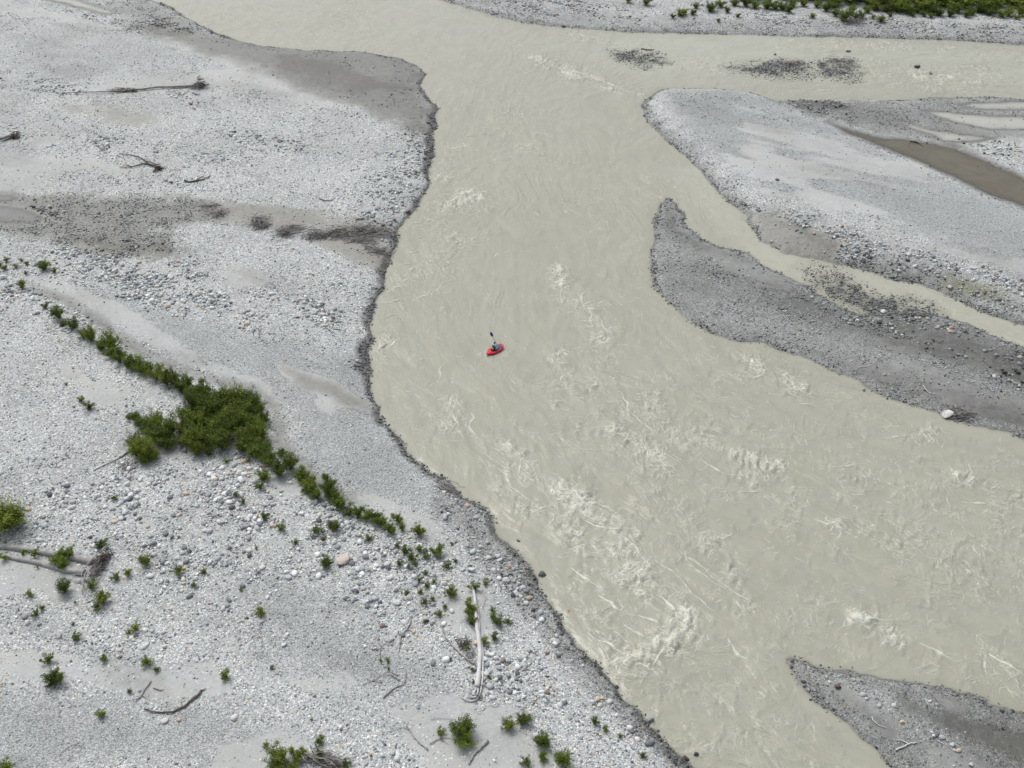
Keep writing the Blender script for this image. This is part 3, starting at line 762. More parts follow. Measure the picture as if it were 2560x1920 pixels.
# along-stream and cross-stream coordinates: least-squares potentials of the flow
def potentials():
    n = 192; gx = np.linspace(-150, 150, n); gy = np.linspace(10, 240, n); GX, GY = np.meshgrid(gx, gy)
    u = np.zeros(GX.shape); v = np.zeros(GX.shape)
    for a, b, c, d in FLOW:
        p, q = at(a, b), at(c, d); e = (q - p)[:2]; e = e / np.linalg.norm(e); m = (p + q) / 2
        w = 1 / ((GX - m[0]) ** 2 + (GY - m[1]) ** 2 + 30) ** 1.5
        u += w * e[0]; v += w * e[1]
    l = np.hypot(u, v); u /= l; v /= l
    hx, hy = gx[1] - gx[0], gy[1] - gy[0]
    out = []
    for A, B in ((u, v), (-v, u)):
        div = np.gradient(A, hx, axis=1) + np.gradient(B, hy, axis=0)
        # boundary flux folded into the source, then a mirrored FFT solve
        div[:, 0] += A[:, 0] / hx; div[:, -1] -= A[:, -1] / hx; div[0] += B[0] / hy; div[-1] -= B[-1] / hy
        M = np.block([[div, div[:, ::-1]], [div[::-1], div[::-1, ::-1]]])
        kx = np.cos(2 * np.pi * np.fft.fftfreq(2 * n)); K = 2 * (kx[None] - 1) / hx ** 2 + 2 * (kx[:, None] - 1) / hy ** 2; K[0, 0] = 1
        f = np.fft.fft2(M) / K; f[0, 0] = 0
        out.append(np.real(np.fft.ifft2(f))[:n, :n])
    def samp(G):
        fx = np.clip((WX + 150) / hx, 0, n - 1.001); fy = np.clip((WY - 10) / hy, 0, n - 1.001)
        i, j = fx.astype(int), fy.astype(int); fx = fx - i; fy = fy - j
        return (G[j, i] * (1 - fx) + G[j, i + 1] * fx) * (1 - fy) + (G[j + 1, i] * (1 - fx) + G[j + 1, i + 1] * fx) * fy
    return samp(out[0]), samp(out[1])
FU, FV = potentials()
FU = FU + fbm(WX * .12, WY * .12, 201, 2) * 2.5; FV = FV + fbm(WX * .12, WY * .12, 205, 2) * 2.5
_sc = seg_dist(W((1740, 440), (1850, 570), (1960, 662), (2100, 705), (2220, 728), (2400, 778), (2560, 838)), WX, WY, False)
_ra = seg_dist(W((1640, 130), (1900, 130), (2200, 150), (2400, 170), (2560, 180), (2700, 185)), WX, WY, False)
pale = np.clip(np.maximum(1 - sstep(1.0, 4.5, _sc), .75 * (1 - sstep(4, 13, _ra))) + .35 * sstep(120, 190, WY) + .25 * fbm(WX * .05, WY * .05, 221, 3), 0, 1)  # paler channels; the far reach has grazing sky sheen put into its colour
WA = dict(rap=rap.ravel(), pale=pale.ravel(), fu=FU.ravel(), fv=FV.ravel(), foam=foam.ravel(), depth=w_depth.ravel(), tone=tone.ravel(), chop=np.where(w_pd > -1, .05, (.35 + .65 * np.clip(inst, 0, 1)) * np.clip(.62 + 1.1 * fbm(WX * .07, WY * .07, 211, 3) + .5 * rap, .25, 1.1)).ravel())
keep = (w_h.ravel()[WF].min(1) < .10)
ispool = (w_pd.ravel()[WF[:, 0]] > -1.2) & (w_dl.ravel()[WF[:, 0]] > .4)
o = link(bpy.data.objects.new('river', submesh('river', WV, WF, keep & ~ispool, M_river, WA)))
tag(o, 'silty grey braided river with foaming rapids', kind='structure')
RIVER = o
def wlook(arr, x, y):
    t = x / half(y)
    j = np.clip(np.searchsorted(wy, y) - 1, 0, len(wy) - 2); i = np.clip(np.searchsorted(wt, t) - 1, 0, len(wt) - 2)
    fy = (y - wy[j]) / (wy[j + 1] - wy[j]); fx = (t - wt[i]) / (wt[i + 1] - wt[i])
    return (arr[j, i] * (1 - fx) + arr[j, i + 1] * fx) * (1 - fy) + (arr[j + 1, i] * (1 - fx) + arr[j + 1, i + 1] * fx) * fy
def crest_ribbons(n, weight, seed, big):
    """curling wave crests standing on the stream: thin ridges with a steep front"""
    r = np.random.default_rng(seed)
    area = np.maximum(np.gradient(WX, axis=1), 1e-6) * np.maximum(np.gradient(WY, axis=0), 1e-6)
    wgt = (weight * area * (inst > .7) * ((np.abs(wt) <= .99)[None, :] & ((wy > 22) & (wy < 215))[:, None])).ravel(); wgt /= wgt.sum()
    q = r.choice(WX.size, n, p=wgt)
    x0 = WX.ravel()[q] + r.uniform(-.1, .1, n); y0 = WY.ravel()[q] + r.uniform(-.1, .1, n); s = rap.ravel()[q]; a0 = ang.ravel()[q]
    K = 10
    t = np.linspace(-1, 1, K)[None, :]
    L = (r.uniform(.16, .48, n) * (1.0 if big else 1.45))[:, None] * (1 + .5 * r.random((n, 1)))
    # neighbours run alike: wave trains across the stream, shear lines along it
    swing = 1.3 * fbm(x0 * .30, y0 * .30, seed + 300, 2)
    th = a0 + np.where(vnoise(x0 * .22, y0 * .22, seed + 310) < .34, 0, math.pi / 2) + swing + r.normal(0, .16, n)
    cv = r.normal(0, .30, n)[:, None]
    # a wandering centre line: turn a little at every step
    turn = np.cumsum(r.normal(0, .32, (n, K)), 1); turn -= turn[:, K // 2:K // 2 + 1]
    hd_ = th[:, None] + cv * t * 1.3 + turn
    st = 2 * L / (K - 1)
    cx = np.cumsum(np.cos(hd_) * st, 1); cy = np.cumsum(np.sin(hd_) * st, 1)
    cx += x0[:, None] - cx[:, K // 2:K // 2 + 1]; cy += y0[:, None] - cy[:, K // 2:K // 2 + 1]
    nx, ny = -np.sin(hd_), np.cos(hd_)
    # the steep side looks downstream
    sg = np.where(nx * np.cos(a0)[:, None] + ny * np.sin(a0)[:, None] > 0, 1, -1); sg = sg[:, K // 2:K // 2 + 1]
    env = np.clip(1 - t ** 2, 0, 1) ** .7 * np.clip(1 + .5 * r.normal(0, 1, (n, K)), .25, 1.8)
    w = (r.uniform(.020, .048, n) * (1 + .5 * s))[:, None] * env
    h = (r.uniform(.010, .024, n) * (1 + .9 * s))[:, None] * env
    pts = []
    for off_, zz in ((-2.4, -.03), (-.5, .8), (.35, .8), (1.0, -.08)):
        X = cx + nx * sg * w * off_; Y = cy + ny * sg * w * off_
        pts.append(np.stack([X, Y, wlook(wz, X, Y) + h * zz - .006], -1))
    V = np.stack(pts, 2)                                     # n, K, 4, 3
    ok = wlook(w_depth, cx, cy).min(1) > .22
    br = np.clip(r.normal(.15, .08, n) + .66 * np.minimum(s, 1.1) ** 1.6 * r.uniform(.25, 1.2, n), .04, 1)[:, None]
    br = np.clip(br * (.6 + .8 * r.random((n, K))), 0, 1) * np.clip(1.25 - t ** 2, .2, 1)
    base = np.array([.330, .329, .270]); white = np.array([.72, .72, .645])
    prof = np.array([0, .85, 1.0, .2])
    col = base + (white - base) * (br[..., None] * prof[None, None])[..., None]
    V, col = V[ok], col[ok]; m = len(V)
    idx = np.arange(m * K * 4).reshape(m, K, 4)
    F = np.stack([idx[:, :-1, :-1], idx[:, 1:, :-1], idx[:, 1:, 1:], idx[:, :-1, 1:]], -1).reshape(-1, 4)
    return V.reshape(-1, 3), F, col.reshape(-1, 3)
M_crest = (lambda q: q.set(Base_Color=q.attr('tint', False), Roughness=.45, IOR=1.33))(NT('foaming_crest'))
cV, cF, cC, off0 = [], [], [], 0
for args in ((3200, .12 + rap * .25, 41, False), (4600, np.clip(rap - .12, 0, .45), 42, True)):
    a_, b_, c_ = crest_ribbons(*args); cV.append(a_); cF.append(b_ + off0); cC.append(c_); off0 += len(a_)
# the long standing crests one can follow in the stream
LONG = [([(1105, 400), (1160, 385), (1210, 372)], .35), ([(1150, 345), (1200, 338), (1250, 325)], .3), ([(1180, 300), (1240, 292), (1290, 280)], .3), ([(1150, 545), (1210, 530), (1270, 505)], .35), ([(1160, 610), (1220, 598), (1280, 575)], .3), ([(1000, 640), (1060, 625), (1110, 600)], .45), ([(980, 670), (1040, 655), (1090, 640)], .4), ([(1080, 640), (1150, 622), (1200, 600)], .35), ([(945, 800), (990, 785), (1030, 780)], .3), ([(1100, 455), (1140, 440), (1190, 422)], .8), ([(1085, 495), (1150, 480), (1235, 452)], .6), ([(1098, 522), (1130, 516), (1172, 500)], 1.0), ([(1075, 535), (1120, 530), (1160, 512)], .6), ([(1010, 565), (1070, 552), (1150, 530)], .5),
        ([(1020, 600), (1090, 585), (1160, 560)], .4), ([(990, 712), (1030, 695), (1060, 688), (1080, 668)], .7), ([(965, 730), (1000, 715), (1040, 705)], .5), ([(1030, 750), (1075, 735), (1110, 705), (1140, 695)], .7), ([(955, 760), (1000, 748), (1050, 742)], .4), ([(1010, 690), (1035, 670), (1060, 660)], .5),
        ([(960, 875), (985, 860), (1000, 838)], .8), ([(940, 880), (965, 862), (980, 850)], .4), ([(1340, 152), (1400, 170), (1450, 182), (1520, 208), (1580, 232)], .8), ([(1430, 190), (1500, 215), (1560, 240)], .5),
        ([(1398, 668), (1402, 700), (1400, 730), (1408, 760)], .6), ([(1440, 730), (1460, 760), (1475, 785), (1485, 820)], .6), ([(1500, 800), (1515, 830), (1522, 860)], .5), ([(1470, 720), (1455, 750), (1440, 760)], .4),
        ([(1110, 905), (1100, 935), (1095, 960)], .4), ([(1140, 985), (1130, 1010), (1120, 1035)], .5), ([(1105, 1050), (1118, 1065), (1112, 1085)], .4), ([(1180, 1030), (1190, 1050), (1178, 1060)], .6),
        ([(1232, 1110), (1260, 1112), (1288, 1120), (1306, 1138), (1302, 1165), (1296, 1195)], .7), ([(1248, 1170), (1268, 1195), (1280, 1220), (1300, 1236), (1318, 1250)], .7), ([(1170, 1050), (1185, 1085), (1205, 1110)], .4),
        ([(1420, 1215), (1445, 1240), (1462, 1265), (1490, 1280)], 1.0), ([(1330, 1290), (1350, 1270), (1380, 1262)], .5), ([(1460, 1300), (1500, 1320), (1560, 1325), (1590, 1322)], .8), ([(1480, 1250), (1530, 1275), (1580, 1310)], .5),
        ([(1420, 1420), (1450, 1440), (1480, 1460), (1510, 1468)], .9), ([(1500, 1490), (1530, 1510), (1545, 1530), (1565, 1510)], .9), ([(1590, 1430), (1610, 1450), (1590, 1470)], .8), ([(1640, 1490), (1680, 1510), (1690, 1545), (1670, 1565), (1640, 1570)], 1.1), ([(1560, 1560), (1600, 1590), (1640, 1590)], .7),
        ([(1660, 1620), (1640, 1650), (1630, 1665)], 1.1), ([(1500, 1600), (1530, 1610), (1550, 1635)], .8), ([(1580, 1540), (1620, 1550), (1660, 1570)], .6), ([(1640, 1400), (1690, 1440), (1740, 1490), (1790, 1530)], .5), ([(1560, 1345), (1600, 1385), (1640, 1420)], .6),
        ([(1700, 1380), (1760, 1425), (1820, 1470), (1880, 1510)], .45), ([(1720, 1410), (1800, 1465), (1870, 1500)], .4), ([(1550, 985), (1580, 1030), (1620, 1070), (1640, 1090)], .6), ([(1750, 1150), (1800, 1180), (1850, 1190), (1890, 1185)], .6), ([(1840, 1230), (1880, 1232), (1920, 1225)], .4),
        ([(2080, 1170), (2140, 1162), (2190, 1158)], .45), ([(2200, 1095), (2260, 1092), (2300, 1085)], .5), ([(2130, 1548), (2165, 1556), (2200, 1548), (2240, 1552)], .9), ([(2300, 1605), (2350, 1635), (2400, 1660)], .6), ([(2470, 1630), (2510, 1660), (2560, 1690)], .9), ([(1820, 1600), (1850, 1635), (1880, 1655)], .6),
        ([(1790, 1350), (1820, 1342), (1825, 1330)], .7), ([(2040, 1302), (2070, 1310), (2095, 1306), (2090, 1296)], .7), ([(2400, 1250), (2450, 1262), (2500, 1250)], .5), ([(2420, 1160), (2430, 1190), (2415, 1210)], .5), ([(1980, 1010), (2030, 1015), (2080, 1010)], .4), ([(1860, 940), (1890, 945), (1920, 938)], .6)]
_r = np.random.default_rng(88)
for path, b0_ in LONG:
    P_ = W(*path); seg = np.concatenate([[0], np.cumsum(np.linalg.norm(np.diff(P_, axis=0), axis=1))])
    K = max(8, int(seg[-1] / .16)); u_ = np.linspace(0, seg[-1], K)
    cx = np.interp(u_, seg, P_[:, 0]); cy = np.interp(u_, seg, P_[:, 1])
    kern = np.ones(7) / 7
    for arr in (cx, cy): arr[3:-3] = np.convolve(arr, kern, 'valid')
    cx = cx + .30 * fbm(u_ * .9, u_ * 0 + len(cV), 401, 3); cy = cy + .30 * fbm(u_ * .9, u_ * 0 + 7.7 + len(cV), 402, 3)
    tx, ty_ = np.gradient(cx), np.gradient(cy); l_ = np.hypot(tx, ty_); nx, ny = -ty_ / l_, tx / l_
    if (nx * wlook(FX, cx, cy) + ny * wlook(FY, cx, cy)).mean() < 0: nx, ny = -nx, -ny
    tt_ = np.linspace(-1, 1, K); env = np.clip(1.05 - tt_ ** 2, .05, 1) ** .6 * np.clip(.75 + 1.1 * fbm(u_ * 1.6, u_ * 0 + 3, 403, 3), .12, 1.4)
    rows_ = []
    for off_, zz in ((-3.2, -.05), (-.7, .85), (.35, .85), (1.1, -.1)):
        X, Y = cx + nx * off_ * .075 * env, cy + ny * off_ * .075 * env
        rows_.append(np.stack([X, Y, wlook(wz, X, Y) + .07 * env * zz - .004], -1))
    V = np.stack(rows_, 1); idx = np.arange(K * 4).reshape(K, 4)
    F = np.stack([idx[:-1, :-1], idx[1:, :-1], idx[1:, 1:], idx[:-1, 1:]], -1).reshape(-1, 4)
    bb_ = np.clip(b0_ * (.45 + .9 * _r.random(K)), 0, 1)[:, None] * np.array([0, .7, 1.0, .25])
    col = np.array([.330, .329, .270]) + (np.array([.74, .74, .665]) - np.array([.330, .329, .270])) * bb_[..., None]
    cV.append(V.reshape(-1, 3)); cF.append(F + off0); cC.append(col.reshape(-1, 3)); off0 += K * 4
oc = link(bpy.data.objects.new('wave_crests', mesh_np('wave_crests', np.concatenate(cV), np.concatenate(cF), M_crest, True, cols={'tint': np.concatenate(cC)})), RIVER)
tag(oc, kind='stuff')
w_pid = lookup(FF['pid'].astype(float), WX, WY)
for i, (poly, mat, lb) in enumerate(POOLS):
    m = keep & ispool & (np.round(w_pid).astype(int).ravel()[WF[:, 0]] == i)
    if m.sum() < 4: continue
    o = link(bpy.data.objects.new('pool', submesh('pool', WV, WF, m, mat, WA)))
    tag(o, lb, kind='structure')
#PART2
# ------------------------------------------------------------------ stones
def ico(sub):
    bm = bmesh.new(); bmesh.ops.create_icosphere(bm, subdivisions=sub, radius=.5)
    v = np.array([p.co[:] for p in bm.verts]); f = np.array([[q.index for q in p.verts] for p in bm.faces]); bm.free()
    return v, f
ICO1, ICO2, ICO3 = ico(1), ico(2), ico(3)
def stone_shape(v, seed, jag=.16):
    r = np.random.default_rng(seed)
    q = v.copy()
    for _ in range(9 if jag < .04 else 5):                # a few broken faces
        n = r.normal(size=3); n /= np.linalg.norm(n)
        d = q @ n; lim = r.uniform(.30, .44); q -= np.maximum(d - lim * (.72 if jag < .04 else 1), 0)[:, None] * n * .92
    q *= (1 + r.uniform(-jag, jag, len(q)))[:, None]
    return q * np.array([1, r.uniform(.62, .92), r.uniform(.48, .72)])
def tints(u, wet, r):
    pos = np.array([p for p, _ in STONE_STOPS]); cc = np.array([c for _, c in STONE_STOPS])
    c = cc[np.searchsorted(pos, u, 'right') - 1] * r.uniform(.86, 1.12, (len(u), 1))
    return c * np.array([.975, 1.0, .985]) * (1 - .86 * wet)[:, None]

def scatter(n, seed, lo, hi, cover):
    """random places on the floor; density and sizes follow the zones"""
    r = np.random.default_rng(seed)
    y = r.uniform(26, 205, n * 6); x = r.uniform(-1, 1, n * 6) * half(y)
    p = half(y) / half(205.)
    k = r.random(len(y)) < p
    x, y = x[k], y[k]
    g = {q: lookup(ZN[q], x, y) for q in ('wet', 'sand', 'coarse', 'fine')}
    hh = lookup(FF['h'], x, y)
    return x, y, hh, g, r

def make_stones():
    px0 = 1.15                                                # smallest stone worth building: about 3 photo pixels
    V, Fc, K = [], [], []
    x, y, hh, g, r = scatter(420000, 31, 0, 0, 0)
    pm = FPX / (y * math.cos(_p) + CAMH * math.sin(_p))
    dmin = 3.3 / pm
    clump = np.clip(.5 + 1.3 * fbm(x * .7, y * .7, 301, 3) + .6 * fbm(x * .2, y * .2, 302, 2), 0, 1.6)
    prob = (.13 + .85 * g['coarse']) * (1 - .80 * np.clip(g['sand'], 0, 1)) * (1 - .72 * g['fine'] * (1 - g['coarse'])) * clump
    shz = sstep(-2.8, -.5, lookup(np.maximum(FF['shd'], -50), x, y)); prob = np.maximum(prob, .8 * shz)
    prob = prob * (hh > -.17) * np.clip((.09 / dmin) ** 2 * 2.6, 0, 1.3)
    prob = np.where(hh < 0, prob * .75, prob)
    k = r.random(len(x)) < prob
    x, y, hh, pm, dmin = x[k], y[k], hh[k], pm[k], dmin[k]; g = {q: v[k] for q, v in g.items()}
    u = r.random(len(x))
    d = dmin * (1 - u * .985) ** (-1 / np.where(g['coarse'] > .5, 1.75, 2.6))
    d = np.minimum(d, np.where(g['coarse'] > .5, .58, .30) * r.uniform(.7, 1.1, len(x)))
    rimz = lookup(FF['dl'], x, y) < .9
    d = np.where(rimz, np.clip(d * 1.25, 0, r.uniform(.12, .40, len(x))), d)
    d = np.maximum(d, dmin)
    print('stones', len(x))
    lim = 57000
    if len(x) > lim:
        s = np.sort(r.choice(len(x), lim, False)); x, y, hh, pm, d = (q[s] for q in (x, y, hh, pm, d)); g = {q: v[s] for q, v in g.items()}
    wet = np.clip(np.maximum(g['wet'] * 1.05, (hh < .10) * .9), 0, 1)
    wet = np.where((hh > .0), wet * np.where((lookup(FF['dl'], x, y) > 1.0) & (r.random(len(x)) < .60), .45, .9), wet)
    wet = np.where(lookup(FF['dl'], x, y) < 1.0, wet * r.uniform(.72, 1.06, len(x)), wet); wet = np.clip(wet, 0, 1)
    zc = np.where(hh < .02, np.maximum(hh + d * .12, np.where(r.random(len(x)) < .6, -.05, -.30) * d), hh + d * .12)
    u = r.random(len(x)); u = np.where(g['wet'] < .3, .06 + u * .93, u)
    col = tints(u, wet, r)
    inview = (np.abs(x) * pm < 1290) & (y > 39) & (y < 192)
    size_px = d * pm * inview
    big = np.argsort(-size_px)[:330]
    # keep at most 300 singles, none under water
    big = [b for b in big if hh[b] > .03][:300]
    single = np.zeros(len(x), bool); single[big] = True
    gi = np.round(lookup(np.minimum(vid, 6).astype(float), x, y)).astype(int)
    protos = [stone_shape(ICO1[0], 400 + i, .10) for i in range(14)]
    kk = r.integers(0, 14, len(x)); rot = r.uniform(0, 6.283, len(x)); tz = r.uniform(.85, 1.15, len(x))
    for b in range(6 + 1):
        m = (~single) & (gi == b)
        if not m.any(): continue
        Pm = np.stack(protos)[kk[m]]
        c_, s_ = np.cos(rot[m])[:, None], np.sin(rot[m])[:, None]
        dd_ = d[m][:, None]
        vx = (Pm[..., 0] * c_ - Pm[..., 1] * s_) * dd_ + x[m][:, None]
        vy = (Pm[..., 0] * s_ + Pm[..., 1] * c_) * dd_ + y[m][:, None]
        vz = Pm[..., 2] * dd_ * tz[m][:, None] + zc[m][:, None]
        Vv = np.stack([vx, vy, vz], -1).reshape(-1, 3)
        n = m.sum()
        Fv = (ICO1[1][None] + (np.arange(n) * 12)[:, None, None]).reshape(-1, 3)
        cl = np.repeat(col[m], 12, 0)
        me = mesh_np('pebbles', Vv, Fv, M_stone, True, cols={'tint': cl})
        ob = link(bpy.data.objects.new('pebbles', me), GROUND[b]); tag(ob, kind='stuff')
    big_me = [mesh_np('stone', stone_shape(ICO2[0], 500 + i, .05), ICO2[1], M_rock) for i in range(10)]
    for j, b in enumerate(big):
        ob = bpy.data.objects.new('stone', big_me[j % 10])
        ob.location = (x[b], y[b], hh[b] + d[b] * .10); ob.rotation_euler = (r.uniform(-.2, .2), r.uniform(-.2, .2), rot[b])
        ob.scale = (d[b],) * 3
        w = 1 - .7 * wet[b]
        ob.color = (w, w, w, 1)
        link(ob, GROUND[int(gi[b])])
make_stones()

def rock(name, px, py, wpx, col, label, squash=.6, seed=1, sink=.12, rz=0, flat=False, water=False):
    """a boulder that stands out in the photograph; wpx = its width in photo pixels"""
    p = on(px, py) if not water else Vector(at(px, py, 0))
    d = wpx / ppm(p.x, p.y)
    s = stone_shape(ICO3[0], seed, .02); s = s / (s.max(0) - s.min(0)) * np.array([1, .8, squash])
    m = plain(name + '_mat', col, .8, tuple(c * .8 for c in col), 5, .4, 18)
    o = bpy.data.objects.new(name, mesh_np(name, s * d, ICO3[1], m)); o.location = (p.x, p.y, p.z + d * squash * (.5 - sink)); o.rotation_euler = (0, 0, rz)
    link(o); return tag(o, label, 'rock', 'boulders that stand out')
ROCKS = [
    (2368, 1040, 27, (.68, .66, .65), 'large white angular boulder at the water edge of the middle right bar', .62, .6),
    (2095, 1718, 18, (.14, .09, .075), 'round dark brown boulder near the tip of the bottom right bar', .7, 0),
    (1943, 451, 10, (.15, .09, .08), 'dark red stone alone on the pale upper right bar', .55, 0),
    (862, 1404, 34, (.62, .55, .48), 'big cream pink boulder among cobbles above the bare patch', .5, .5),
    (657, 1165, 20, (.27, .22, .20), 'flat brown slab beside the lower end of the dense thicket', .35, .3),
    (609, 1156, 15, (.58, .47, .32), 'ochre boulder just below the dense thicket', .6, .1),
    (420, 767, 17, (.64, .59, .47), 'cream boulder in the cobble patch above the green row', .6, .2),
    (493, 766, 11, (.60, .48, .33), 'small yellow boulder right of the cream boulder', .6, .9),
    (288, 677, 16, (.62, .63, .63), 'white boulder at the upper edge of the cobble patch', .6, .4),
    (428, 696, 16, (.60, .62, .63), 'pale boulder near the moist channel end of the cobble patch', .55, 1.2),
    (461, 1128, 13, (.33, .36, .40), 'upright blue grey rock under the dense thicket', 1.1, .2),
    (717, 1590, 18, (.66, .67, .66), 'upper white rock of a pair on fine gravel left of the sticks', .6, .9),
    (710, 1613, 15, (.62, .66, .68), 'lower white rock of a pair on fine gravel left of the sticks', .6, .3),
    (297, 1643, 16, (.64, .56, .54), 'pinkish white boulder between two low shrubs at lower left', .65, .4),
    (302, 1625, 12, (.62, .60, .53), 'cream stone touching the pinkish white boulder', .6, 1.4),
    (669, 1496, 14, (.66, .67, .66), 'white egg shaped rock where cobbles give way to fine gravel', .6, 1.0),
    (587, 1794, 20, (.64, .64, .62), 'long white rock on the sand at bottom left', .5, .5),
    (412, 1802, 20, (.62, .60, .56), 'long cream rock below the curved dark stick', .5, .9),
    (449, 1800, 12, (.55, .41, .34), 'pink stone right of the long cream rock', .6, .1),
    (1311, 1645, 17, (.60, .65, .62), 'pale greenish boulder right of the bleached log', .7, 1.1),
    (990, 1508, 22, (.60, .65, .65), 'wide pale blue slab above the bare gravel', .4, .1),
    (912, 1506, 20, (.55, .59, .61), 'blue grey slab left of the wide pale slab', .4, 0),
    (1367, 1634, 13, (.30, .22, .17), 'brown stone on the cobble shore below the greenish boulder', .6, .3),
    (1503, 1747, 14, (.60, .48, .33), 'ochre stone on the cobble shore near the bottom', .5, .2),
    (1179, 1426, 18, (.64, .65, .64), 'white round boulder in the cobbles left of the shore', .7, .2),
    (1158, 1426, 12, (.62, .62, .60), 'white boulder left of the white round boulder', .7, .2),
    (1110, 1460, 14, (.62, .60, .55), 'cream boulder above the leafy shrubs left of the bleached log', .7, .2),
    (1020, 531, 15, (.23, .17, .145), 'brown boulder on the left shore below the upper rapids', .6, .2),
    (1085, 304, 13, (.21, .18, .17), 'grey brown boulder on the left shore near the upstream bend', .6, .2),
    (2209, 781, 16, (.60, .62, .62), 'white boulder in the stony side channel at right', .6, .2),
    (2290, 667, 15, (.62, .64, .65), 'white boulder on the cobbles above the side channel', .8, .4),
    (2366, 664, 14, (.62, .60, .57), 'pale boulder right of the white boulder above the side channel', .7, .9),
    (2375, 722, 16, (.50, .45, .42), 'pinkish boulder at the foot of the mossy cobbles', .6, .9),
    (2010, 568, 11, (.60, .60, .58), 'pale boulder on the slope above the wet grey sand', .7, .2),
    (2034, 585, 10, (.56, .40, .32), 'orange stone at the edge of the wet grey sand', .6, .9),
    (2105, 568, 9, (.20, .10, .09), 'dark red stone on wet gravel of the upper right bar', .6, .1),
    (2255, 1806, 12, (.62, .50, .35), 'ochre boulder on the bottom right bar', .8, .5),
    (2333, 1840, 12, (.60, .62, .65), 'pale upright boulder right of the ochre boulder', .9, .5),
    (2379, 1863, 13, (.62, .64, .64), 'white round boulder on the bottom right bar', .8, .5),
    (2166, 1748, 10, (.62, .64, .66), 'white boulder in the middle of the bottom right bar', .8, .5),
    (2428, 1913, 14, (.64, .62, .58), 'cream boulder at the bottom edge of the bottom right bar', .8, .5),
    (2324, 1754, 10, (.62, .60, .62), 'pale lilac stone on the dark sand of the bottom right bar', .5, .5),
]
for i, (px, py, w, c, lb, sq, rz) in enumerate(ROCKS):
    rock('boulder', px, py, w, c, lb, sq, 700 + i, .22, rz)
WROCKS = [(1629, 1800, 17, (.34, .36, .36), 'grey boulder standing in the water at the bottom shore', .9),
          (1740, 1886, 12, (.05, .045, .045), 'black wet boulder alone in the river at the bottom', .8),
          (1716, 1898, 17, (.09, .06, .05), 'dark brown wet boulder at the bottom waterline', .8),
          (1357, 1436, 20, (.10, .11, .10), 'dark slab in the shallows off the cobble shore', .5),
          (1422, 1528, 10, (.38, .20, .06), 'orange stone under the shallow water off the shore', .3),
          (1296, 1353, 11, (.16, .15, .12), 'brown stone in the shallows above the dark slab', .5),
          (2292, 168, 17, (.07, .065, .06), 'black rock in the right river arm beyond the shoals', .5),
          (2120, 129, 13, (.13, .14, .13), 'long grey rock in the right river arm', .4),
          (2326, 184, 12, (.22, .20, .17), 'tan rock in the white water of the right arm', .5),
          (1408, 67, 12, (.11, .09, .08), 'dark rock off the far bank point', .5),
          (2160, 1138 - 162, 9, (.10, .08, .08), 'dark stone in the water off the middle right bar', .5),
          (1937, 137, 9, (.14, .13, .13), 'grey stone beyond the stony shoals', .6)]
for i, (px, py, w, c, lb, sq) in enumerate(WROCKS):
    rock('river_rock', px, py, w, c, lb, sq, 800 + i, .30, i, water=True)

# ------------------------------------------------------------------ driftwood
def ground_pts(pix, lift=.05):
    return [on(a, b) + Vector((0, 0, lift)) for a, b in pix]
def smooth_path(P, n=4, wob=.03, r=random):
    out = []
    for i in range(len(P) - 1):
        a, b, c, d = P[max(i - 1, 0)], P[i], P[i + 1], P[min(i + 2, len(P) - 1)]
        for k in range(n):
            t = k / n
            q = .5 * ((2 * b) + (c - a) * t + (2 * a - 5 * b + 4 * c - d) * t * t + (3 * b - a - 3 * c + d) * t ** 3)
            out.append(q + Vector((r.uniform(-wob, wob), r.uniform(-wob, wob), r.uniform(-wob, wob) * .5)))
    out.append(P[-1]); return out
def taper(n, a, b): return [a + (b - a) * i / max(n - 1, 1) for i in range(n)]
def rel(P, o): return [p - o for p in P]

def stick_thing(name, label, branches, mat, cat='driftwood', group='driftwood on the gravel', lift=.06):
    """branches: list of (pixel path, r0, r1 in metres); the first is the main stem"""
    base = on(*branches[0][0][0])
    e = empty(name, base); tag(e, label, cat, group)
    for i, (pix, r0, r1) in enumerate(branches):
        P = smooth_path(ground_pts(pix, lift + r0 * .5), 4, r0 * .6)
        MB().tube(rel(P, base), taper(len(P), r0, r1), 6).build('stem' if i == 0 else 'branch', mat, e)
    return e

def tangle(e, base, c0, ex, ey, ez, n, L, r, mat, name, dirv=None, spread=1.0, seed=0):
    """a heap of crossing sticks, joined (too fine to pick apart)"""
    rr = random.Random(seed); mb = MB()
    for _ in range(n):
        u, v = rr.gauss(0, .45), rr.gauss(0, .45)
        p = Vector(c0) + ex * u + ey * v
        gzv = gz(p.x, p.y)
        p.z = gzv + abs(rr.gauss(0, .5)) * ez * max(0, 1 - (u * u + v * v) * .4)
        d = Vector((rr.gauss(0, 1), rr.gauss(0, 1), rr.gauss(0, .25)))
        if dirv is not None: d = dirv * 1.6 + d * spread
        d.normalize(); l = L * rr.uniform(.35, 1)
        bend = Vector((rr.gauss(0, 1), rr.gauss(0, 1), rr.gauss(0, .5))) * l * .12
        a = p - d * l / 2; b = p + d * l / 2; m = p + bend
        for q in (a, b, m): q.z = max(q.z, gz(q.x, q.y) + .01)
        rad = r * rr.uniform(.5, 1.2)
        mb.tube([a - base, m - base, b - base], [rad, rad * .85, rad * .4], 4)
    return tag(mb.build(name, mat, e), kind='stuff')

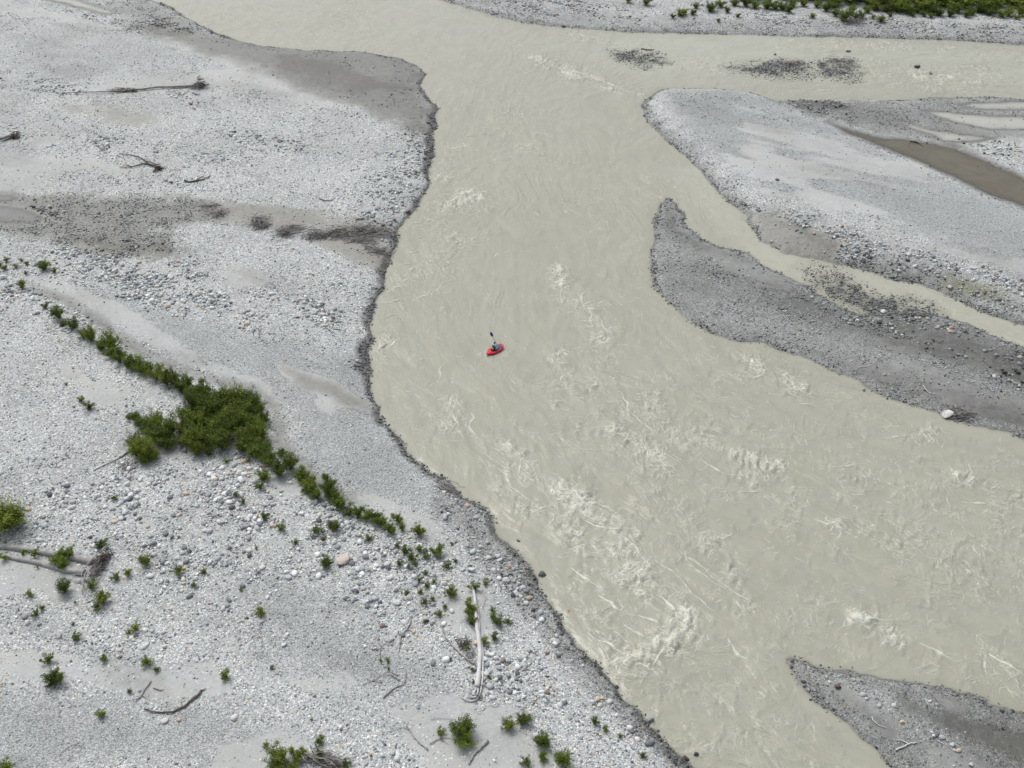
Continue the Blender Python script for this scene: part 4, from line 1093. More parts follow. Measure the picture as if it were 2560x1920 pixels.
# the bleached log by the water
b0 = on(1195, 1732)
log = empty('bleached_log', b0); tag(log, 'long bleached white log lying split on the near gravel, pointing upstream', 'log', 'driftwood on the gravel')
P = smooth_path(ground_pts([(1193, 1722), (1197, 1690), (1200, 1650), (1199, 1620), (1192, 1570), (1190, 1540), (1187, 1500), (1183, 1472)], .24), 4, .012)
MB().tube(rel(P, b0), [.17 + .025 * math.sin(i * .8) for i in range(8)] + taper(len(P) - 8, .18, .09), 10).build('trunk', M_bleached, log)
P = smooth_path(ground_pts([(1204, 1718), (1207, 1690), (1208, 1650), (1206, 1622), (1199, 1580), (1197, 1540), (1194, 1522)], .17), 4, .012)
MB().tube(rel(P, b0), taper(len(P), .07, .04), 8).build('split_strand', M_bleached, log)
for k, (q, r0) in enumerate([([(1191, 1722), (1188, 1730), (1184, 1737)], .10), ([(1195, 1724), (1195, 1734), (1191, 1742)], .09), ([(1203, 1720), (1202, 1730), (1199, 1738)], .07)]):
    P = smooth_path(ground_pts(q, .16), 3, .02); MB().tube(rel(P, b0), taper(len(P), r0, .02), 6).build('splinter', M_bleached, log)
for q in ([(1200, 1738), (1190, 1752), (1170, 1755), (1158, 1748), (1150, 1742)], [(1196, 1745), (1175, 1745), (1165, 1744)], [(1198, 1738), (1204, 1748), (1200, 1752)]):
    P = smooth_path(ground_pts(q, .08), 3, .02); MB().tube(rel(P, b0), taper(len(P), .055, .015), 6).build('root', M_greywood, log)
tangle(log, b0, on(1199, 1742), Vector((.25, 0, 0)), Vector((0, .3, 0)), .3, 26, .35, .025, M_rootwood, 'root_fibres', seed=4)
for q, r0 in (([(1190, 1582), (1178, 1566), (1165, 1556), (1150, 1552)], .05), ([(1206, 1524), (1212, 1500), (1208, 1482), (1203, 1475)], .025)):
    P = smooth_path(ground_pts(q, .12), 3, .02); MB().tube(rel(P, b0), taper(len(P), r0, .015), 6).build('branch', M_greywood, log)

# dead crown beside it
e = stick_thing('dead_branch', 'long thin dead branch bending up to the left side of the bleached log', [([(1188, 1662), (1161, 1645), (1138, 1622), (1118, 1598), (1106, 1575), (1102, 1558)], .06, .03), ([(1161, 1645), (1175, 1652), (1190, 1655)], .03, .015)], M_drywood)
bb = on(1161, 1612)
rb = empty('root_clump', bb); tag(rb, 'dark brown root clump left of the bleached log', 'root clump', 'driftwood on the gravel')
tangle(rb, bb, on(1160, 1612), Vector((.5, 0, 0)), Vector((0, .6, 0)), .5, 70, .6, .03, M_rootwood, 'roots', seed=5)
tangle(rb, bb, on(1176, 1640), Vector((.4, 0, 0)), Vector((0, .7, 0)), .3, 40, .6, .02, M_drywood, 'twigs', seed=6)
stick_thing('driftwood_stick', 'grey bent stick on bare gravel left of the bleached log', [([(1000, 1612), (1003, 1592), (1016, 1574), (1026, 1556), (1026, 1545), (1036, 1535)], .07, .035), ([(1022, 1575), (1030, 1580), (1036, 1584)], .025, .01), ([(1000, 1612), (997, 1628), (994, 1640)], .04, .015)], M_greywood)
stick_thing('driftwood_stick', 'thin forked twig left of the grey bent stick', [([(950, 1640), (952, 1618), (965, 1612), (978, 1614)], .03, .012), ([(952, 1618), (946, 1600), (944, 1585)], .02, .008)], M_drywood)
stick_thing('dead_branch', 'spreading dead branch with arched twigs on sand below the yellow green sprouts', [([(957, 1746), (985, 1722), (1008, 1712), (1015, 1695), (1016, 1676)], .055, .02), ([(1000, 1702), (975, 1688), (958, 1692)], .04, .012), ([(995, 1690), (970, 1680), (940, 1698), (908, 1714)], .03, .01), ([(955, 1708), (930, 1703), (907, 1714)], .03, .01), ([(1000, 1702), (990, 1690), (992, 1678)], .03, .01)], M_drywood)
stick_thing('driftwood_stick', 'crooked grey stick left of the round two tone bush', [([(1070, 1875), (1053, 1862), (1037, 1845), (1025, 1826), (1015, 1816)], .06, .035), ([(1025, 1826), (1005, 1820), (980, 1824)], .03, .01), ([(1015, 1816), (1022, 1805), (1030, 1800)], .02, .01)], M_greywood)
stick_thing('dead_branch', 'thin arching branch between the crooked stick and the round bush', [([(1075, 1862), (1095, 1850), (1115, 1846), (1140, 1850)], .04, .015), ([(1100, 1849), (1115, 1858), (1122, 1862)], .02, .01), ([(1078, 1800), (1095, 1797), (1140, 1800)], .025, .01)], M_drywood)
stick_thing('driftwood_stub', 'short bleached stub of wood on sand at the bottom edge', [([(1173, 1912), (1180, 1895), (1192, 1880), (1206, 1868), (1219, 1853)], .06, .14), ([(1190, 1882), (1182, 1884), (1178, 1880)], .03, .01)], M_greywood)
stick_thing('dead_branch', 'curved dark stick half buried in sand at bottom left', [([(505, 1727), (490, 1745), (467, 1762), (440, 1778), (415, 1784), (380, 1780), (362, 1772)], .09, .04), ([(505, 1727), (516, 1722)], .05, .02), ([(445, 1776), (448, 1766)], .03, .01)], M_rootwood)
stick_thing('dead_branch', 'twiggy dark branch on sand left of the curved stick', [([(378, 1705), (362, 1728), (352, 1745), (335, 1760)], .04, .02), ([(352, 1745), (330, 1752), (312, 1754)], .03, .01), ([(352, 1738), (368, 1748)], .03, .01), ([(383, 1722), (400, 1727), (410, 1725)], .04, .02)], M_rootwood)
stick_thing('driftwood_stick', 'thin twig on fine gravel at the bottom left', [([(148, 1890), (165, 1873), (187, 1863), (215, 1871)], .03, .012), ([(187, 1863), (200, 1855)], .02, .01)], M_drywood)
stick_thing('driftwood_pole', 'straight pale pole lying left of the dense thicket', [([(233, 1177), (262, 1163), (299, 1145)], .055, .05), ([(299, 1145), (330, 1125), (350, 1118)], .10, .12)], M_bleached)
tangle(e := empty('root_clump', on(318, 1172)), e.location, on(318, 1170), Vector((1.3, 0, 0)), Vector((0, 1.0, 0)), .25, 60, .6, .022, M_rootwood, 'twigs', seed=9)
tag(e, 'reddish dead twigs on cobbles below the bright thicket end', 'twigs', 'driftwood on the gravel')
stick_thing('driftwood_stick', 'pale twig on the dark middle right bar', [([(2145, 920), (2165, 917), (2180, 913), (2186, 905)], .035, .015), ([(2165, 917), (2172, 922)], .02, .01)], M_bleached)
stick_thing('driftwood_stick', 'curved pale stick above the large white boulder', [([(2308, 966), (2318, 980), (2330, 986), (2338, 985)], .04, .02)], M_bleached)
stick_thing('driftwood_stick', 'curved white stick at the right edge of the middle bar', [([(2528, 952), (2538, 960), (2552, 959)], .05, .02)], M_bleached)
stick_thing('driftwood_stick', 'forked white stick on the bottom right bar', [([(2238, 1876), (2258, 1868), (2275, 1861), (2292, 1858)], .06, .04), ([(2272, 1861), (2256, 1854), (2240, 1851)], .045, .02)], M_bleached)
stick_thing('driftwood_stick', 'thin white stick on the dark sand streak of the bottom right bar', [([(2178, 1793), (2187, 1808), (2200, 1816), (2217, 1820)], .04, .015), ([(2187, 1806), (2196, 1808)], .02, .01)], M_bleached)
stick_thing('driftwood_stick', 'small white twig right of the forked stick', [([(2342, 1852), (2352, 1858), (2360, 1862)], .03, .02), ([(2375, 1868), (2380, 1876), (2384, 1882)], .02, .01)], M_bleached)
stick_thing('driftwood_stick', 'small twig near the dark tip of the bottom right bar', [([(2124, 1708), (2140, 1715), (2156, 1726)], .025, .012)], M_bleached)
stick_thing('dead_branch', 'dark snag lying in the brown backwater', [([(2275, 355), (2290, 357), (2302, 364), (2308, 368)], .12, .04), ([(2275, 358), (2270, 366), (2265, 374)], .07, .03), ([(2270, 368), (2280, 374)], .05, .02)], M_rootwood)
stick_thing('driftwood_stick', 'dark stick reaching into the river near the upstream bend', [([(1088, 326), (1100, 323), (1115, 321)], .09, .05), ([(1112, 301), (1118, 309), (1121, 314)], .05, .02)], M_rootwood)
stick_thing('driftwood_log', 'dark log stranded above the smaller stony shoal', [([(1604, 125), (1630, 128), (1650, 127)], .16, .10), ([(1655, 127), (1664, 127), (1676, 128)], .18, .10)], M_rootwood)
stick_thing('driftwood_stick', 'grey twig at the left shore above the raft', [([(905, 768), (918, 766), (931, 758), (930, 748)], .03, .02)], M_greywood)
stick_thing('driftwood_stick', 'dark curved twig on pale gravel above the brush piles', [([(797, 497), (812, 503), (828, 502), (838, 496)], .06, .03)], M_rootwood)
stick_thing('dead_branch', 'low dark curved branch right of the snagged branch', [([(463, 454), (475, 456), (497, 453), (515, 448), (526, 440)], .14, .05), ([(490, 453), (500, 446), (512, 442)], .08, .03)], M_rootwood)

# long drift tree with its root plate
b0 = on(500, 222)
t = empty('drift_tree', b0); tag(t, 'long grey drift tree with dark upturned root plate on pale sand, far left', 'drift tree', 'driftwood on the gravel')
P = smooth_path(ground_pts([(492, 218), (478, 219), (430, 221), (395, 222), (350, 227), (300, 231), (241, 234), (167, 236)], .25), 4, .05)
MB().tube(rel(P, b0), taper(len(P), .22, .06), 8).build('trunk', M_drywood, t)
tangle(t, b0, on(503, 216), Vector((.9, 0, 0)), Vector((0, .6, 0)), 1.5, 80, 1.2, .045, M_rootwood, 'root_plate', seed=11)
tangle(t, b0, on(500, 220), Vector((1.2, 0, 0)), Vector((0, .8, 0)), 1.0, 40, 1.8, .05, M_drywood, 'roots', seed=12)
tangle(t, b0, on(310, 229), Vector((2.8, 0, 0)), Vector((0, .5, 0)), .6, 70, 1.4, .05, M_rootwood, 'branch_stubs', Vector((1, 0, 0)), .5, seed=13)

b0 = on(34, 346)
t = empty('drift_tree', b0); tag(t, 'dark root mass of a drift tree cut by the left edge', 'drift tree', 'driftwood on the gravel')
tangle(t, b0, on(38, 344), Vector((.7, 0, 0)), Vector((0, .6, 0)), 1.3, 60, 1.2, .05, M_rootwood, 'root_plate', seed=14)
P = smooth_path(ground_pts([(36, 342), (15, 348), (-10, 354), (-50, 360)], .3), 3, .05); MB().tube(rel(P, b0), taper(len(P), .25, .12), 7).build('trunk', M_drywood, t)
P = smooth_path(ground_pts([(30, 344), (10, 354), (-10, 362)], .2), 3, .05); MB().tube(rel(P, b0), taper(len(P), .12, .05), 6).build('branch', M_greywood, t)

b0 = on(395, 424)
t = empty('snagged_branch', b0); tag(t, 'dark snagged branch with curved limbs on pale gravel at upper left', 'driftwood', 'driftwood on the gravel')
for i, (q, r0) in enumerate([([(398, 424), (385, 416), (365, 412), (348, 414), (330, 420), (300, 421)], .16), ([(370, 410), (355, 398), (330, 391), (300, 386)], .09), ([(392, 418), (380, 408), (362, 404)], .08), ([(330, 420), (318, 415), (303, 419)], .08)]):
    P = smooth_path(ground_pts(q, .15), 3, .06); MB().tube(rel(P, b0), taper(len(P), r0, .03), 6).build('stem' if i == 0 else 'branch', M_rootwood, t)
tangle(t, b0, on(395, 424), Vector((.8, 0, 0)), Vector((0, .8, 0)), .7, 60, 1.0, .045, M_rootwood, 'roots', seed=16)

# brush piles swept against the bank
def brush(label, spots, seed):
    b = on(*spots[0][:2]); e = empty('brush_pile', b); tag(e, label, 'brush pile', 'brush piles along the moist channel')
    for i, (px, py, wx, wy_, hz, n, dv) in enumerate(spots):
        for m, (mat, f) in enumerate(((M_drywood, .6), (M_greywood, .35), (M_rootwood, .18))):
            tangle(e, b, on(px, py), Vector((wx, 0, 0)), Vector((0, wy_, 0)), hz, int(n * f), 1.7, .035, mat, 'sticks', dv, .8, seed * 10 + i * 3 + m)
    return e
dr = Vector((1, .25, 0)); dl_ = Vector((1, -.1, 0))
brush('wide heap of grey brush reaching the left shore', [(718, 585, 1.2, 1.0, .8, 90, dr), (735, 572, 1.5, .8, .5, 60, dr), (790, 590, 1.9, 1.1, .7, 130, None), (850, 585, 2.0, 1.2, .8, 160, dr), (910, 580, 2.0, 1.5, .7, 150, dl_), (955, 585, 1.6, 1.5, .5, 90, dl_), (905, 602, 1.7, .8, .4, 80, dr), (945, 628, 1.4, .9, .35, 60, dr)], 1)
brush('small round brush pile left of the wide heap', [(648, 556, 1.0, 1.3, .7, 110, None), (655, 568, 1.0, .6, .4, 40, None)], 2)
brush('thin scrap of brush in the moist channel, leftmost of the brush piles', [(548, 535, .9, 1.0, .4, 46, None), (525, 515, 1.3, .4, .2, 24, dl_)], 3)
brush('low brush mat beside the large white boulder', [(2408, 1040, 1.0, .7, .35, 60, dr), (2390, 1030, .7, .8, .3, 26, None)], 4)
brush('dark brush heap under the far bank shrubs', [(2135, 58, 2.0, 1.0, 1.0, 90, dl_)], 5)
brush('brush caught on the larger stony shoal', [(1990, 162, 1.8, .7, .7, 50, dl_)], 6)
brush('brush caught on the right stony shoal', [(2095, 155, 2.2, .9, .9, 60, dl_)], 7)
brush('fine dead twigs at the waterline below the bend', [(1125, 1220, 1.2, 1.0, .3, 60, Vector((1, -1, 0)))], 8)
brush('grey brush with a leafy shrub at the bottom left edge', [(800, 1900, .9, .5, .4, 60, Vector((1, -.4, 0))), (840, 1912, .7, .4, .3, 30, Vector((1, -.4, 0)))], 9)

# two old logs with a shared root plate at the left edge
b0 = on(240, 1445)
t = empty('uprooted_tree', b0); tag(t, 'grey twin trunked fallen tree with upturned roots at the left edge', 'fallen tree', 'driftwood on the gravel')
for nm, q, r0, r1 in (('trunk', [(232, 1408), (200, 1400), (150, 1390), (90, 1380), (40, 1372), (-60, 1362)], .29, .22), ('trunk', [(212, 1434), (180, 1430), (140, 1420), (90, 1408), (40, 1398), (15, 1392)], .26, .15)):
    P = smooth_path(ground_pts(q, r0 * .45), 4, .03); MB().tube(rel(P, b0), taper(len(P), r0, r1), 12).build(nm, M_greywood, t)
tangle(t, b0, on(258, 1405), Vector((.45, 0, 0)), Vector((.25, 1.1, 0)), 1.0, 140, .8, .03, M_rootwood, 'root_plate', seed=21)
tangle(t, b0, on(245, 1430), Vector((.4, 0, 0)), Vector((.2, 1.0, 0)), .8, 70, .9, .028, M_drywood, 'root_fibres', seed=22)
for q, r0, up in (([(268, 1372), (258, 1390), (240, 1410), (232, 1420), (212, 1440), (203, 1460)], .07, .7), ([(252, 1415), (235, 1425), (228, 1435), (225, 1450), (222, 1465), (218, 1490), (216, 1499)], .08, .5), ([(240, 1420), (222, 1440), (215, 1458), (212, 1470)], .06, .5),
                  ([(226, 1432), (232, 1440), (236, 1448)], .05, .4), ([(215, 1440), (195, 1440), (175, 1441)], .06, .1), ([(255, 1405), (264, 1385), (270, 1374)], .06, .6), ([(210, 1462), (208, 1480), (207, 1492)], .05, .1), ([(203, 1458), (190, 1456), (178, 1455)], .07, .05)):
    P = ground_pts(q, .1); n = len(P)
    P = [p + Vector((0, 0, up * math.sin(math.pi * (i + .5) / n))) for i, p in enumerate(P)]
    P = smooth_path(P, 3, .02); MB().tube(rel(P, b0), taper(len(P), r0, .02), 6).build('root', M_greywood if r0 > .055 else M_drywood, t)
#PART3
# ------------------------------------------------------------------ willow shrubs
def shrub_proto(seed, kind):
    """returns (foliage mesh, stem mesh) about 1 m wide and high; leaves stay leaf-sized for the kind"""
    r = np.random.default_rng(seed)
    nst, nleaf, ls = {'small': (11, 1000, .078), 'mid': (19, 3000, .052), 'big': (28, 4800, .044), 'tall': (9, 800, .075), 'sprout': (5, 150, .16)}[kind]
    tips, mb = [], MB()
    hgt = {'tall': 1.35, 'sprout': 1.0}.get(kind, .85)
    for i in range(nst):
        a = i * 2.4 + r.normal(0, .35); sp = .52 * math.sqrt((i + .5) / nst) * r.uniform(.75, 1.1)
        top = np.array([math.cos(a) * sp, math.sin(a) * sp, hgt * r.uniform(.5, 1.0) * (1 - .55 * sp)])
        if kind == 'tall': top[:2] *= .6
        mid = top * np.array([.4, .4, .55]) + r.normal(0, .03, 3)
        P = [Vector((0, 0, -.03)), Vector(mid), Vector(top)]
        mb.tube(P, [.018, .012, .005], 4, cap=False)
        for k in range(r.integers(3, 7)):
            t = r.uniform(-.55, 1); base = mid + (top - mid) * t
            d = np.array([r.normal(), r.normal(), r.uniform(-.1, 1.0)]); d /= np.linalg.norm(d)
            e = base + d * r.uniform(.06, .22)
            mb.tube([Vector(base), Vector(e)], [.006, .003], 3, cap=False)
            tips.append((base, e))
    tips = np.array(tips)
    k = r.integers(0, len(tips), nleaf); t = r.uniform(0.1, 1.15, nleaf)[:, None]
    c = tips[k, 0] + (tips[k, 1] - tips[k, 0]) * t + r.normal(0, .05, (nleaf, 3))
    c[:, 2] = np.maximum(c[:, 2], .03)
    d = r.normal(size=(nleaf, 3)); d[:, 2] = d[:, 2] * .5 + .25; d /= np.linalg.norm(d, axis=1)[:, None]
    up = r.normal(size=(nleaf, 3)); up[:, 2] += 1.1
    s = np.cross(d, up); s /= np.linalg.norm(s, axis=1)[:, None]
    L = (ls * r.uniform(.7, 1.3, nleaf))[:, None]; w = L * .46
    nrm = np.cross(s, d)
    V = np.stack([c - d * L * .5, c + s * w * .6 - nrm * L * .05, c + d * L * .5 - nrm * L * .14, c - s * w * .6 - nrm * L * .05], 1).reshape(-1, 3)
    F = np.arange(nleaf * 4).reshape(-1, 4)
    sh = np.clip(r.normal(.45, .34, nleaf), 0, 1)
    return (V, F, np.repeat(sh, 4)), mb
PROTO = {}
for kind, n in (('small', 6), ('mid', 6), ('big', 5), ('tall', 3), ('sprout', 3)):
    for i in range(n):
        (V, F, sh), mb = shrub_proto(900 + len(PROTO) * 7, kind)
        ms = bpy.data.meshes.new('stems'); ms.from_pydata(mb.v, [], mb.f); ms.materials.append(M_stem)
        PROTO[kind, i] = (V, F, sh, mesh_np('foliage', V, F, M_leaf, False, {'shade': sh}), mesh_np('foliage', V, F, M_leaf2, False, {'shade': sh}), ms)
NP = {'small': 6, 'mid': 6, 'big': 5, 'tall': 3, 'sprout': 3}

def shrub(px, py, dia, kind, label, group, bright=False, hz=1.0, name='willow_shrub', sx=1.0):
    """px,py = middle of the crown in the photo, dia = its width in photo pixels"""
    p = on(px, py + dia * .26)
    w = dia / ppm(p.x, p.y) * 1.08
    k = random.randrange(NP[kind]); pr = PROTO[kind, k]
    e = empty(name, (p.x, p.y, p.z), random.uniform(0, 6.28)); e.scale = (w * sx, w * random.uniform(.9, 1.1), w * hz * random.uniform(.9, 1.12))
    tag(e, label, 'shrub', group)
    link(bpy.data.objects.new('foliage', pr[4] if bright else pr[3]), e)
    link(bpy.data.objects.new('stems', pr[5]), e)
    return e

ORD = 'first second third fourth fifth sixth seventh eighth ninth tenth eleventh twelfth thirteenth fourteenth fifteenth sixteenth seventeenth eighteenth nineteenth twentieth'.split()
TENS = {20: 'twenty', 30: 'thirty', 40: 'forty', 50: 'fifty', 60: 'sixty', 70: 'seventy'}
def ordn(i):
    if i < 20: return ORD[i]
    t = (i + 1) // 10 * 10; u = (i + 1) % 10
    return {20: 'twentieth', 30: 'thirtieth', 40: 'fortieth', 50: 'fiftieth', 60: 'sixtieth'}[t] if u == 0 else TENS[t] + '-' + ORD[u - 1]

def Z(off, s=.3888): return lambda x, y, d: (off[0] + x * s, off[1] + y * s, d * s)
z4, z7, z8, z3, z2 = Z((0, 640)), Z((0, 1280)), Z((850, 1280)), Z((1700, 0)), Z((850, 0))

# the green row along the ditch, from its far end to the shore
ROW = [z4(295, 320, 55), z4(375, 375, 105), z4(415, 430, 60), z4(478, 440, 95), z4(545, 500, 80), z4(590, 520, 100), z4(660, 575, 90), z4(725, 565, 140), z4(720, 625, 100), z4(775, 655, 110), z4(835, 690, 95), z4(880, 690, 130), z4(925, 735, 100),
       z4(960, 720, 110), z4(1010, 765, 110), z4(1075, 800, 100), z4(1115, 790, 120), z4(1165, 840, 110), z4(1205, 830, 110), z4(1255, 880, 120), z4(1320, 880, 110)]
for i, (x, y, d) in enumerate(ROW):
    shrub(x, y, d * 1.0, 'mid' if d < 45 else 'big', 'green shrub in the row along the dark ditch, %s from its far end' % ordn(i), 'shrub row along the ditch', random.random() < .12, hz=random.uniform(.8, 1.4))
LOW = [z4(1690, 1255, 110), z4(1740, 1310, 110), z4(1700, 1300, 80), z4(1870, 1335, 125), z4(1800, 1375, 120), z4(1815, 1262, 70), z4(1940, 1410, 110), z4(1990, 1440, 110), z4(2000, 1490, 100), z4(2035, 1535, 90), z4(2095, 1425, 58), z4(2115, 1500, 120),
       z4(2150, 1540, 110), z4(2190, 1590, 110), z8(60, -8, 80), z8(120, 8, 80), z8(175, 22, 90), z8(230, 45, 100), z8(275, 60, 85), z8(325, 112, 85), z8(375, 42, 75), z8(340, 18, 30), z8(400, 105, 48)]
for i, (x, y, d) in enumerate(LOW):
    shrub(x, y, d * 1.05, 'mid', 'green shrub in the row below the dense thicket, %s counting towards the shore' % ordn(i), 'shrub row below the thicket', random.random() < .1, hz=random.uniform(.8, 1.3))
# the dense thicket: tall shrubs grown into each other
TH = [(1350, 905, 140, 0), (1440, 915, 140, 0), (1530, 925, 140, 0), (1610, 935, 130, 0), (1660, 985, 120, 0), (1690, 1035, 100, 0), (1560, 985, 150, 0), (1460, 985, 150, 0), (1360, 985, 150, 0), (1270, 965, 130, 0), (1210, 1010, 130, 0), (1180, 1085, 130, 0),
      (1290, 1055, 160, 0), (1400, 1060, 150, 0), (1520, 1070, 150, 0), (1630, 1080, 140, 0), (1670, 1150, 130, 0), (1710, 1215, 110, 0), (1590, 1160, 140, 0), (1640, 1225, 120, 0), (1560, 1215, 100, 0), (1450, 1130, 130, 1), (1430, 1195, 120, 0), (1340, 1165, 130, 0), (1260, 1170, 140, 0), (1270, 1245, 90, 0),
      (1190, 1170, 110, 0), (1100, 1110, 120, 0), (1010, 1060, 110, 1), (1030, 1140, 140, 1), (930, 1060, 110, 0), (880, 1040, 70, 0), (870, 1185, 110, 0), (960, 1110, 110, 0), (940, 1240, 130, 1), (985, 1265, 90, 1), (930, 1300, 80, 1), (880, 1255, 80, 1), (1080, 1190, 110, 1), (1345, 1255, 60, 0)]
spots = ['upper rim', 'crown', 'right flank', 'left wing', 'bright front', 'lower fringe']
cnt = {}
for x, y, d, br in TH:
    X, Y, D = z4(x, y, d)
    part = 'bright front' if br else ('upper rim' if y < 960 else 'left wing' if x < 1130 else 'lower fringe' if y > 1190 else 'right flank' if x > 1600 else 'dark centre')
    k = cnt.get(part, 0); cnt[part] = k + 1
    shrub(X, Y + D * .10, D * 1.12, 'big', 'tall shrub, %s of the dense thicket, %s from its top' % (part, ordn(k)), 'dense thicket on the left bank', bool(br) or random.random() < .14, hz=random.uniform(.85, 1.5), name='thicket_shrub')

# scattered shrubs on the near gravel; each is named by its place beside something one can find
MARKS = {'the bleached log': (1195, 1600), 'the fallen tree at the left edge': (150, 1410), 'the dense thicket': (480, 1080), 'the curved dark stick': (440, 1765),
         'the big cream pink boulder': (862, 1404), 'the round two tone bush': (1157, 1828), 'the far end of the green row': (110, 765), 'the white rock pair': (713, 1600), 'the bottom left corner': (0, 1920)}
SC = [z7(660, 195, 80), z7(935, 315, 88), z7(1150, 372, 72), z7(1312, 380, 48), z7(1250, 467, 42), z7(420, 482, 120), z7(592, 467, 84), z7(197, 522, 62), z7(665, 550, 100), z7(625, 600, 70), z7(235, 645, 60), z7(275, 612, 45),
      z7(490, 795, 70), z7(875, 735, 72), z7(832, 765, 42), z7(312, 942, 84), z7(670, 937, 64), z7(370, 1060, 130), z7(335, 1095, 80), z7(950, 955, 80), z7(1012, 1008, 48), z7(1453, 1045, 82), z7(1750, 997, 36), z7(652, 1293, 72), z7(835, 1150, 40),
      z7(1677, 640, 78), z7(45, 1632, 100), z7(1712, 1492, 48), z7(1800, 1560, 150), z7(1780, 1620, 130), z7(1915, 1555, 110), z7(2057, 1465, 78), z7(2060, 1560, 80), z7(2098, 325, 88), z7(1705, 25, 60), z7(1812, 98, 72), z7(2040, 115, 76), z7(2145, 92, 92), z7(1900, 190, 50),
      z7(748, 415, 66), z7(825, 388, 62), z7(470, 718, 30), z7(1550, 497, 30), z7(485, 580, 22), z7(2005, 1332, 26), z7(1880, 1640, 90), z7(1650, 230, 26), z7(2080, 165, 40),
      z8(510, 122, 92), z8(185, 165, 58), z8(370, 215, 40), z8(418, 245, 66), z8(458, 280, 80), z8(510, 232, 55), z8(552, 280, 66), z8(625, 252, 92), z8(385, 325, 54), z8(482, 332, 40), z8(445, 350, 36), z8(690, 342, 60), z8(745, 312, 36), z8(842, 345, 20), z8(720, 202, 28),
      z8(550, 390, 40), z8(510, 438, 40), z8(558, 468, 54), z8(430, 515, 44), z8(518, 510, 46), z8(716, 515, 86), z8(545, 568, 56), z8(596, 556, 40), z8(640, 648, 58), z8(550, 700, 32), z8(935, 450, 48), z8(978, 625, 46), z8(985, 665, 64), z8(1018, 697, 84), z8(1085, 700, 48),
      z8(930, 828, 66), z8(995, 800, 66), z8(960, 1060, 34), z8(710, 942, 28), z8(1085, 1362, 92), z8(1180, 1325, 100), z8(1300, 1465, 130), z8(1430, 1580, 130), z8(1195, 1600, 84), z8(1305, 1570, 84), z8(1636, 1340, 62), z8(1706, 1390, 52), z8(1800, 1440, 36), z8(1947, 1562, 52), z8(645, 1405, 70), z8(40, 1615, 66),
      z8(835, 620, 96), z8(845, 695, 80), z8(862, 478, 80), z8(835, 555, 36), z8(855, 1010, 36), z8(860, 1090, 30), z8(675, 605, 40), z8(605, 440, 36),
      z4(1460, 1318, 46), z4(1602, 1310, 38), z4(1700, 1412, 92), z4(1672, 1478, 64), z4(1520, 1535, 48), z4(1562, 1575, 52), z4(740, 1552, 44), z4(832, 1028, 56), z4(525, 920, 56), z4(580, 960, 80), z4(427, 822, 26), z4(1962, 1505, 60),
      z4(147, 190, 72), z4(45, 25, 44), z4(105, 66, 40), z4(30, 76, 50), z4(287, 62, 92), z4(352, 95, 44), z4(140, 25, 36), z4(175, 45, 36), z4(168, 108, 32), z4(0, 55, 40)]
SPROUT = [z8(260, 950, 36), z8(310, 955, 44), z8(312, 1003, 30), z8(810, 872, 44), z7(35, 290, 66), z7(225, 270, 72), z7(150, 258, 44), z7(115, 238, 28), z7(245, 355, 28), z7(35, 200, 30)]
BRIGHT = [z7(390, 300, 120), z7(445, 262, 90), z7(410, 350, 66)]
ents = [(x, y, d, 'small' if d < 33 else 'mid', 0) for x, y, d in SC] + [(x, y, d, 'sprout', 1) for x, y, d in SPROUT] + [(x, y, d, 'mid', 2) for x, y, d in BRIGHT]
buckets = {}
for i, (x, y, d, kd, br) in enumerate(ents):
    m = min(MARKS, key=lambda q: (MARKS[q][0] - x) ** 2 + (MARKS[q][1] - y) ** 2)
    dx, dy = x - MARKS[m][0], y - MARKS[m][1]
    side = ('right of' if dx > 0 else 'left of') if abs(dx) > abs(dy) else ('below' if dy > 0 else 'above')
    buckets.setdefault((m, side), []).append((dx * dx + dy * dy, i))
rank = {}
for (m, side), lst in buckets.items():
    for k, (_, i) in enumerate(sorted(lst)): rank[i] = (m, side, k)
for i, (x, y, d, kd, br) in enumerate(ents):
    m, side, k = rank[i]
    sz = 'tiny' if d < 14 else 'small' if d < 22 else 'low' if d < 32 else 'bushy'
    tone_ = ('dark green', 'yellow green', 'bright green')[br]
    lab = '%s %s shrub, %s nearest to %s %s it' % (sz, tone_, ordn(k), m, side.replace(' of', ' of'))
    if side in ('above', 'below'): lab = '%s %s shrub %s %s, %s nearest there' % (sz, tone_, side, m, ordn(k))
    else: lab = '%s %s shrub %s %s, %s nearest there' % (sz, tone_, side, m, ordn(k))
    shrub(x, y, d * 1.05, kd, lab, 'shrubs scattered on the near gravel', br > 0, hz=1.0 if kd != 'small' else .9)
shrub(850 + 790 * .3888, 1280 + 1385 * .3888, 66, 'big', 'round two tone bush on sand near the bottom edge, dark upper part', 'shrubs scattered on the near gravel', hz=1.0)
shrub(850 + 798 * .3888, 1280 + 1465 * .3888, 48, 'mid', 'bright lower part of the round two tone bush near the bottom edge', 'shrubs scattered on the near gravel', True)
shrub(12, 1292, 105, 'big', 'large rounded bush cut by the left edge', 'shrubs scattered on the near gravel', True, hz=.9)
shrub(45, 1290, 60, 'big', 'right lobe of the large bush at the left edge', 'shrubs scattered on the near gravel', True, hz=1.0)

